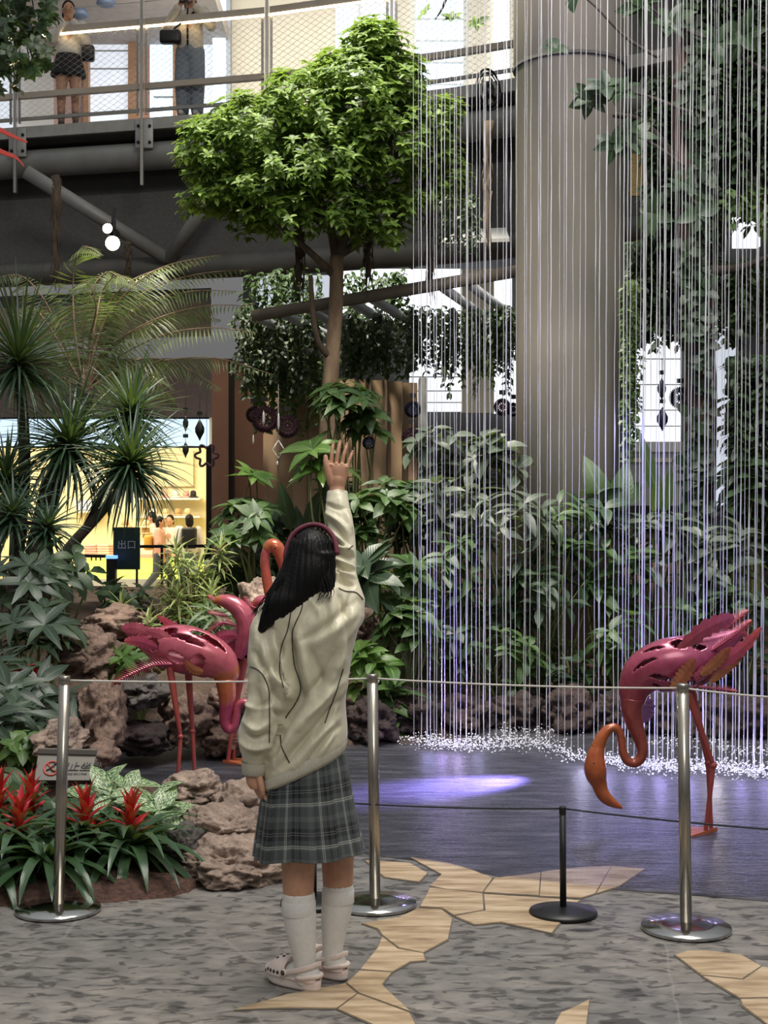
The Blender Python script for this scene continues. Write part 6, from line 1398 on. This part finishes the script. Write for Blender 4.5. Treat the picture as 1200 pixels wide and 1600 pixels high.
# ---------------------------------------------------------------- smaller figures: on the walkway and in the shop
def figure(name_lab,base,H,face,pose,colors,extras=None,group=None):
    """base: feet; H: height; face: direction the person looks at (radians about z); pose: joints in body units (1 = height), x right, y forward, z up"""
    t=thing('person',name_lab,'person',base,group); cs,sn=math.cos(face),math.sin(face)
    def B(p): x,y,z=p; return Vector((base[0]+H*(x*cs-y*sn),base[1]+H*(x*sn+y*cs),base[2]+H*z))
    d=dict(pel=(0,0,.52),chest=(0,0,.72),neck=(0,0,.83),head=(0,.015,.91),ls=(-.105,0,.80),rs=(.105,0,.80),le=(-.14,-.02,.64),re=(.14,-.02,.64),lh=(-.14,.05,.50),rh=(.14,.05,.50),
           lk=(-.055,.01,.28),rk=(.055,.01,.28),la=(-.055,0,.045),ra=(.055,0,.045)); d.update(pose); mb=MB(); h=H
    mb.chain([B(d['pel']),B(d['chest']),B((d['neck'][0],d['neck'][1],d['neck'][2]-.03))],[.075*h,.08*h,.045*h]); mb.chain([B(d['neck']),B(d['head'])],[.032*h,.04*h])
    hd=d['head']; rot=Matrix.Rotation(face,3,'Z'); mb.ball(B(hd),.046*h,.055*h,.066*h,rot,20)
    mb.ball(B((hd[0],hd[1]+.052,hd[2]-.008)),.009*h,.014*h,.014*h); mb.ball(B((hd[0],hd[1]+.04,hd[2]-.045)),.022*h,.02*h,.018*h)
    for s in (-1,1): mb.ball(B((hd[0]+s*.047,hd[1]-.002,hd[2]-.005)),.007*h,.013*h,.018*h)
    for s,l in ((-1,'l'),(1,'r')):
        mb.chain([B(d[l+'s']),B(d[l+'e']),B(d[l+'h'])],[.034*h,.026*h,.018*h])
        hx=Vector(d[l+'h']); dr=(hx-Vector(d[l+'e'])).normalized(); sd=dr.cross(Vector((0,0,1))); sd=sd.normalized() if sd.length>.1 else Vector((1,0,0)); 
        pal=hx+dr*.035; mb.chain([B(hx),B(pal)],[.019*h,.021*h],10,.8)
        for k in range(4): q=pal+sd*(.010*(k-1.5)); mb.chain([B(q),B(q+dr*(.030+.004*(k in(1,2)))),B(q+dr*.05+Vector((0,.012,.004)))],[.0062*h,.0058*h,.005*h],8)
        mb.chain([B(hx+sd*.014*-s),B(hx+sd*.03*-s+dr*.03)],[.008*h,.006*h],8)
        hip=(d['pel'][0]+s*.045,d['pel'][1],d['pel'][2]-.02); mb.chain([B(hip),B(d[l+'k']),B(d[l+'a'])],[.062*h,.04*h,.026*h])
        an=d[l+'a']; mb.chain([B((an[0],an[1]-.015,an[2]-.022)),B((an[0],an[1]+.08,an[2]-.026))],[.022*h,.018*h])
    bo=link('body',fuse(mb,.0075,3,.4),skin_m,t); c=colors
    def cloth(name,mbx,col,vox=.012): 
        m=MATS.get('cl'+str(col)) or mat('cl'+str(col),col,.85,c2=tuple(k*.85 for k in col),scale=20,bs=.3,bscale=30,bdist=.01); MATS['cl'+str(col)]=m; return link(name,fuse(mbx,vox,4),m,t)
    # trousers
    if 'trousers' in c:
        for s,l in ((-1,'l'),(1,'r')):pass
        mb=MB(); mb.chain([B(d['pel']),B((d['pel'][0],d['pel'][1],d['pel'][2]-.03))],[.085*h,.085*h])
        w=c.get('wide',1.0)
        for s,l in ((-1,'l'),(1,'r')): mb.chain([B((d['pel'][0]+s*.045,d['pel'][1],d['pel'][2]-.02)),B(d[l+'k']),B(d[l+'a'])],[.068*h,.048*h*w,.036*h*w])
        cloth('trousers',mb,c['trousers'])
    if 'skirt' in c:
        mb=MB(); mb.loft([[B((d['pel'][0]+a*math.cos(q),d['pel'][1]+a*.8*math.sin(q),z)) for q in [2*PI*k/40 for k in range(40)]] for z,a in ((.60,.085),(.54,.10),(.46,.125+.0),(.40,.14),(.39,.138))]); cloth('skirt',mb,c['skirt'],.01)
    mb=MB(); lo=c.get('hem',.50)
    mb.loft([[B((a*math.cos(q),a*.78*math.sin(q),z)) for q in [2*PI*k/32 for k in range(32)]] for z,a in ((lo,.098),(lo+.02,.104),((lo+.74)/2,.10),(.74,.096),(.79,.085),(.82,.05),(.835,.03))])
    for s,l in ((-1,'l'),(1,'r')): mb.chain([B(d[l+'s']),B(d[l+'e']),B(Vector(d[l+'e']).lerp(Vector(d[l+'h']),.85))],[.046*h,.04*h,.032*h])
    cloth(c.get('topname','jacket'),mb,c['top'])
    for s,l in ((-1,'l'),(1,'r')):
        an=d[l+'a']; mb=MB(); mb.chain([B((an[0],an[1]-.018,an[2]-.02)),B((an[0],an[1]+.085,an[2]-.024))],[.027*h,.023*h]); cloth('shoe',mb,c.get('shoe',(.5,.48,.45)),.007)
    hm=hair_m2 if not c.get('brown') else hair_m3
    mb=MB(); mb.ball(B((hd[0],hd[1]-.012,hd[2]+.014)),.053*h,.057*h,.066*h,rot,20); L=c.get('hair_len',.03)
    mb.ball(B((hd[0],hd[1]-.03,hd[2]-.02)),.051*h,.035*h,(.05+L)*h,rot,18); link('hair',fuse(mb,.008,3),hm,t)
    for s in (-1,1):
        mb=MB(); mb.ball(B((hd[0]+s*.018,hd[1]+.051,hd[2]+.004)),.006*h,.003*h,.004*h,rot,10); mb.link('eye',black_metal,bo)
    mb=MB(); mb.ball(B((hd[0],hd[1]+.056,hd[2]-.034)),.013*h,.005*h,.005*h,rot,10); mb.link('mouth',mat('lip',(.45,.15,.13),.5),bo)
    return t,B
hair_m2=hair_mat('dark_hair',(.012,.010,.009)); hair_m3=hair_mat('brown_hair',(.06,.03,.018))
def bag(name,label,c,size,m,strap=None,cat='bag'):
    t=thing(name,label,cat,c); me=MB().box((c[0]-size[0]/2,c[1]-size[1]/2,c[2]-size[2]/2),(c[0]+size[0]/2,c[1]+size[1]/2,c[2]+size[2]/2)).mesh('pouch',False)
    link('pouch',bevelled(me,min(size)*.3,4),m,t)
    if strap: MB().tube([Vector(p) for p in catmull(strap,6)],.012,8).link('strap',m,t)
bz=6.46; wx=wpt(107,bz,.17)
w1,B1=figure('woman in a white shirt and black skirt clapping on the upper walkway','' or (wx.x,wx.y,bz),1.60,PI+.25,dict(le=(-.13,.06,.66),re=(.13,.06,.66),lh=(-.015,.15,.80),rh=(.03,.15,.79),head=(.0,.015,.915)),dict(top=(.70,.66,.60),skirt=(.012,.012,.014),hem=.56,topname='shirt',shoe=(.15,.12,.1),hair_len=.05))
mb=MB()
for s in (-.055,.055): mb.chain([B1((s,0,.42)),B1((s,.01,.28)),B1((s,0,.06))],[.072,.062,.045])
link('leggings',fuse(mb,.01,3),mat('brown_leggings',(.24,.16,.12),.9),w1)
bag('crossbody_bag','small black bag at the hip of the woman on the walkway',tuple(B1((-.15,.06,.57))),(.16,.12,.2),black_metal)
wx=wpt(297,bz,.17)
w2,B2=figure('person in a fleece jacket and wide jeans photographing from the upper walkway',(wx.x,wx.y,bz),1.62,PI-.05,dict(le=(-.17,.05,.68),re=(.17,.05,.68),lh=(-.05,.14,.815),rh=(.05,.14,.815)),dict(top=(.66,.58,.47),trousers=(.20,.24,.29),wide=1.3,hem=.50,brown=1,hair_len=.06,shoe=(.5,.48,.45)))
MB().tube([B2((0,.10,.80)),B2((0,.098,.52))],.012,6).link('zip',black_metal,w2)
bag('crossbody_bag','black crossbody bag on the person in jeans on the walkway',tuple(B2((.13,.10,.585))),(.26,.12,.17),black_metal,[B2((.13,.11,.62)),B2((.0,.115,.72)),B2((-.08,.06,.82))])
t=thing('phone','dark phone held up by the person on the walkway','phone',B2((0,.165,.835))); p=B2((0,.165,.84)); link('case',bevelled(MB().box((p.x-.08,p.y-.006,p.z-.04),(p.x+.08,p.y+.006,p.z+.04)).mesh('case',False),.005),black_metal,t)
def shop_at(x,Y): return (X(x,Y),Y,.012)
s1,S1=figure('shopper in a pink jacket walking right behind the railing',shop_at(249,28.0),1.62,-PI/2-.0,dict(lk=(-.05,.12,.30),la=(-.05,.20,.06),rk=(.05,-.03,.28),ra=(.05,-.20,.07),le=(-.15,-.04,.65),re=(.15,.02,.65)),dict(top=(.66,.36,.27),trousers=(.06,.075,.10),hem=.42,hair_len=.01,shoe=(.55,.5,.45)),None,'shoppers')
bag('shoulder_bag','mustard yellow shoulder bag of the walking shopper',tuple(S1((.02,-.13,.66))),(.16,.25,.3),mat('mustard',(.66,.36,.05),.6))
s2,S2=figure('shopper with short dark hair standing behind the walking shopper',shop_at(238,29.6),1.72,PI*.6,{},dict(top=(.75,.66,.55),trousers=(.2,.2,.22),hem=.5,hair_len=.0),None,'shoppers')
s3,S3=figure('shopper facing out with a dark cap, right of the walking shopper',shop_at(266,29.9),1.66,PI-.2,{},dict(top=(.70,.66,.60),trousers=(.25,.22,.2),hem=.5,hair_len=.0),None,'shoppers')
s4,S4=figure('shopper in a pale grey jacket seen from behind at the shop\'s right side',shop_at(296,28.2),1.66,.3,{},dict(top=(.62,.60,.60),trousers=(.10,.13,.19),hem=.48,hair_len=.02),None,'shoppers')
bag('backpack','black backpack on the shopper in pale grey',tuple(S4((-.02,-.12,.70))),(.3,.16,.42),black_metal)
bag('handbag','dark red handbag beside the walking shopper',tuple(S1((-.16,.05,.47))),(.18,.2,.2),mat('wine',(.25,.04,.06),.5))
# ---------------------------------------------------------------- the string waterfall: thin strands falling from a ring above the picture
def strand_mat():
    m,nt,b=node_mat('water_strand'); b.inputs['Base Color'].default_value=(.95,.95,.96,1); b.inputs['Roughness'].default_value=.18; b.inputs['Specular IOR Level'].default_value=.8
    t=nt.nodes.new('ShaderNodeBsdfTranslucent'); t.inputs['Color'].default_value=(.9,.92,.98,1); tr=nt.nodes.new('ShaderNodeBsdfTransparent')
    m1=nt.nodes.new('ShaderNodeMixShader'); m1.inputs[0].default_value=.45; nt.links.new(b.outputs[0],m1.inputs[1]); nt.links.new(t.outputs[0],m1.inputs[2])
    m2=nt.nodes.new('ShaderNodeMixShader'); n=noise_tex(nt,mapping(nt,coords(nt),(9,9,2.2)),1,4); r=ramp(nt,[(.38,(.62,)*3),(.66,(.08,)*3)]); nt.links.new(n,r.inputs[0]); nt.links.new(r.outputs[0],m2.inputs[0])
    nt.links.new(m1.outputs[0],m2.inputs[1]); nt.links.new(tr.outputs[0],m2.inputs[2]); nt.links.new(m2.outputs[0],nt.nodes['Material Output'].inputs['Surface']); return m
ws=strand_mat(); mb=MB(); feet=[]
def fall(x,yb,r):
    Y=CH*F/(yb-HZ); top=Vector((X(x,Y)+ (x-700)*.00012*Y/9,Y+U(-.05,.05),7.0)); bot=Vector((X(x,Y),Y,.01)); n=44
    r*=.86; pts=[top.lerp(bot,k/n)+Vector((.004*noise.noise(Vector((x,k*.6,0))),0,0)) for k in range(n+1)]
    rr=[r*(1+.35*noise.noise(Vector((x*3,k*.9,5)))+(.8 if U(0,1)<.05 else 0)) for k in range(n+1)]
    mb.tube(pts,rr,5,False); feet.append((bot,r))
rng=random.Random(3)
def group(x0,x1,n,y0,y1,ra,rb,jit=6):
    for k in range(n):
        x=x0+(x1-x0)*((k+rng.uniform(.05,.95))/n); yb=y0+(y1-y0)*(x-x0)/(x1-x0)+rng.uniform(-jit,jit); fall(x,yb,rng.uniform(ra,rb)*(1.7 if rng.random()<.2 else 1))
group(645,722,13,1160,1172,.0020,.0036); group(722,795,9,1166,1168,.0018,.0030); group(795,885,10,1160,1178,.0017,.0030,10); group(885,965,7,1185,1198,.0020,.0034); group(960,1070,17,1198,1206,.0021,.0038); group(1070,1215,23,1204,1212,.0021,.0038)
group(700,900,6,1130,1150,.0015,.0022,10); group(1000,1210,10,1165,1185,.0016,.0028,8)
o=mb.link('water_curtain',ws); tag(o,'curtain of thin white water strands falling into the pool','water curtain',kind='stuff')
# foam and drops where the strands land
fm,nt,b=node_mat('foam'); b.inputs['Base Color'].default_value=(.85,.86,.9,1); b.inputs['Roughness'].default_value=.25
mb=MB()
def drop_at(p,s):
    v=[p+Vector(q)*s for q in ((1,0,0),(0,1,0),(-1,0,0),(0,-1,0),(0,0,.9),(0,0,-.6))]; mb.add(v,[(0,1,4),(1,2,4),(2,3,4),(3,0,4),(1,0,5),(2,1,5),(3,2,5),(0,3,5)])
for f,r in feet:
    k=int(14+r*9000)
    for _ in range(k):
        a=rng.uniform(0,6.3); d=abs(rng.gauss(0,.10)); h=abs(rng.gauss(0,.03))*math.exp(-d*5)
        drop_at(f+Vector((math.cos(a)*d,math.sin(a)*d*1.2,.004+h)),rng.uniform(.0025,.009))
o=mb.link('splash_foam',fm); tag(o,'white foam and drops where the water strands hit the pool','foam',kind='stuff')
# ---------------------------------------------------------------- light, camera
def area(name,loc,target,size,power,c=(1,1,1),sy=None,spread=None):
    l=bpy.data.lights.new(name,'AREA'); l.energy=power; l.color=c; l.size=size
    if sy: l.shape='RECTANGLE'; l.size_y=sy
    if spread: l.spread=R(spread)
    o=bpy.data.objects.new(name,l); COL.objects.link(o); o.location=loc; o.rotation_euler=(Vector(target)-Vector(loc)).to_track_quat('-Z','Y').to_euler(); return o
def spotl(name,loc,target,power,angle,c=(1,1,1),blend=.4,rad=.05):
    l=bpy.data.lights.new(name,'SPOT'); l.energy=power; l.color=c; l.spot_size=R(angle); l.spot_blend=blend; l.shadow_soft_size=rad
    if 'uplight' in name: l.specular_factor=.3
    o=bpy.data.objects.new(name,l); COL.objects.link(o); o.location=loc; o.rotation_euler=(Vector(target)-Vector(loc)).to_track_quat('-Z','Y').to_euler(); return o
w=bpy.data.worlds.new('hall'); sc.world=w; w.use_nodes=True; nt=w.node_tree; bg=nt.nodes['Background']
sp=nt.nodes.new('ShaderNodeSeparateXYZ'); nt.links.new(nt.nodes.new('ShaderNodeTexCoord').outputs['Generated'],sp.inputs[0])
r=ramp(nt,[(.0,(.10,.095,.09)),(.5,(.165,.16,.155)),(.75,(.52,.53,.55)),(1,(.9,.95,1.0))]); nt.links.new(math_n(nt,'MULTIPLY_ADD',sp.outputs[2],.5,.5),r.inputs[0]); nt.links.new(r.outputs[0],bg.inputs['Color']); bg.inputs['Strength'].default_value=.5
area('skylight',(1.2,5.2,10.0),(.1,6.6,0),4.5,640,(1,.95,.87))
area('front_fill',(1.2,.6,5.0),(-.2,4.8,.9),2.2,75,(1,.96,.90))  # soft fill added above the camera for the girl's back
spotl('crown_fill',(-1.6,11.9,11.6),(-.55,12.8,5.6),6500,46,(1,.93,.78),.6,.3)  # unseen spot added in place of the daylight on the crown
spotl('jungle_lamp',(2.0,9.0,9.8),(1.0,11,1.2),620,56,(1,.97,.92),.7,.5)
area('strand_fill',(1.3,6.4,9.6),(1.3,9.3,3.5),3.0,60,(1,.97,.93),.8,70)  # unseen fill added to whiten the water strands
area('gallery_fill',(-1.0,18.6,8.7),(-1.0,20.5,7.5),6,150,(1,.95,.86),1.5)  # unseen area light added to brighten the gallery walls
area('shop_lamp',(-6.4,28.2,4.0),(-6.4,29.0,0),5,330,(1,.92,.74),3.5)
area('shop_lamp_front',(-6.4,26.2,3.9),(-6.4,30.5,1.2),4.5,120,(1,.93,.76),1.2)
for n,c,(pw,an) in (('spot_beam_low',LAMP1,(260,40)),('spot_beam_high',LAMP2,(120,40))):
    spotl(n,c[0]+c[1]*.02,c[0]+c[1]*3,pw,an,(1,.82,.5),.5,.06)
vio=(.26,.20,1.0)
def uplight(x,yb,power,an,c=vio,dy=-.25,dx=0,h=1.5):
    Y=CH*F/(yb-HZ); spotl('pool_uplight',(X(x,Y),Y+dy,.03),(X(x+dx,Y),Y+.02,h),power,an,c,.8,.04)
uplight(688,1168,170,50); uplight(712,1168,60,45,(.5,.25,1),-.2); uplight(665,1166,60,40,(.3,.4,1),-.2); uplight(760,1168,25,50,(.4,.4,1),-.2)
def foam_fill_at(x,yb,p,c):
    Y=CH*F/(yb-HZ); l=bpy.data.lights.new('foam_fill','POINT'); l.energy=p*.16; l.color=c; l.shadow_soft_size=.03; l.specular_factor=.1; o=bpy.data.objects.new('foam_fill',l); COL.objects.link(o); o.location=(X(x,Y),Y-.12,.16)  # unseen point light added to brighten foam and strand feet
for x,yb,p,c in ((668,1168,3,(.5,.5,1)),(690,1170,5,(.6,.45,1)),(715,1170,5,(.7,.55,1)),(745,1168,2.2,(.6,.6,1)),(905,1192,5,(.75,.72,1)),(945,1196,4,(.55,.5,1)),(985,1202,4,(.5,.45,1)),(1025,1204,5,(.5,.45,1)),(1070,1206,5,(.5,.45,1)),(1110,1208,5,(1,.9,.9)),(1150,1208,4,(.5,.45,1)),(1190,1210,4,(.5,.45,1))): foam_fill_at(x,yb,p,c)
for x,p_ in ((930,40),(1010,55),(1090,75),(1170,75)): uplight(x,1203,p_,60,vio,-.25)
Y=8.45; spotl('pool_streak',(X(905,Y),Y,.42),G(720,1228),1500,38,(.34,.27,1.0),1.0,.04)
spotl('pool_wash',(X(1010,9),9.2,2.6),G(930,1235),110,64,(.42,.40,1.0),.9,.1)
cam=bpy.data.cameras.new('camera'); cam.lens=F/1600*36; cam.sensor_width=36; cam.sensor_fit='AUTO'; cam.shift_y=(HZ-800)/1600; cam.clip_end=200
co_=bpy.data.objects.new('camera',cam); COL.objects.link(co_); co_.location=(0,0,CH); co_.rotation_euler=(PI/2,0,0); sc.camera=co_
vs=sc.view_settings; vs.view_transform='Standard'; vs.look='None'; vs.gamma=1; vs.use_curve_mapping=False; vs.exposure=.28
sc.cycles.max_bounces=8; sc.cycles.transparent_max_bounces=24; sc.cycles.sample_clamp_indirect=4; sc.cycles.use_denoising=True
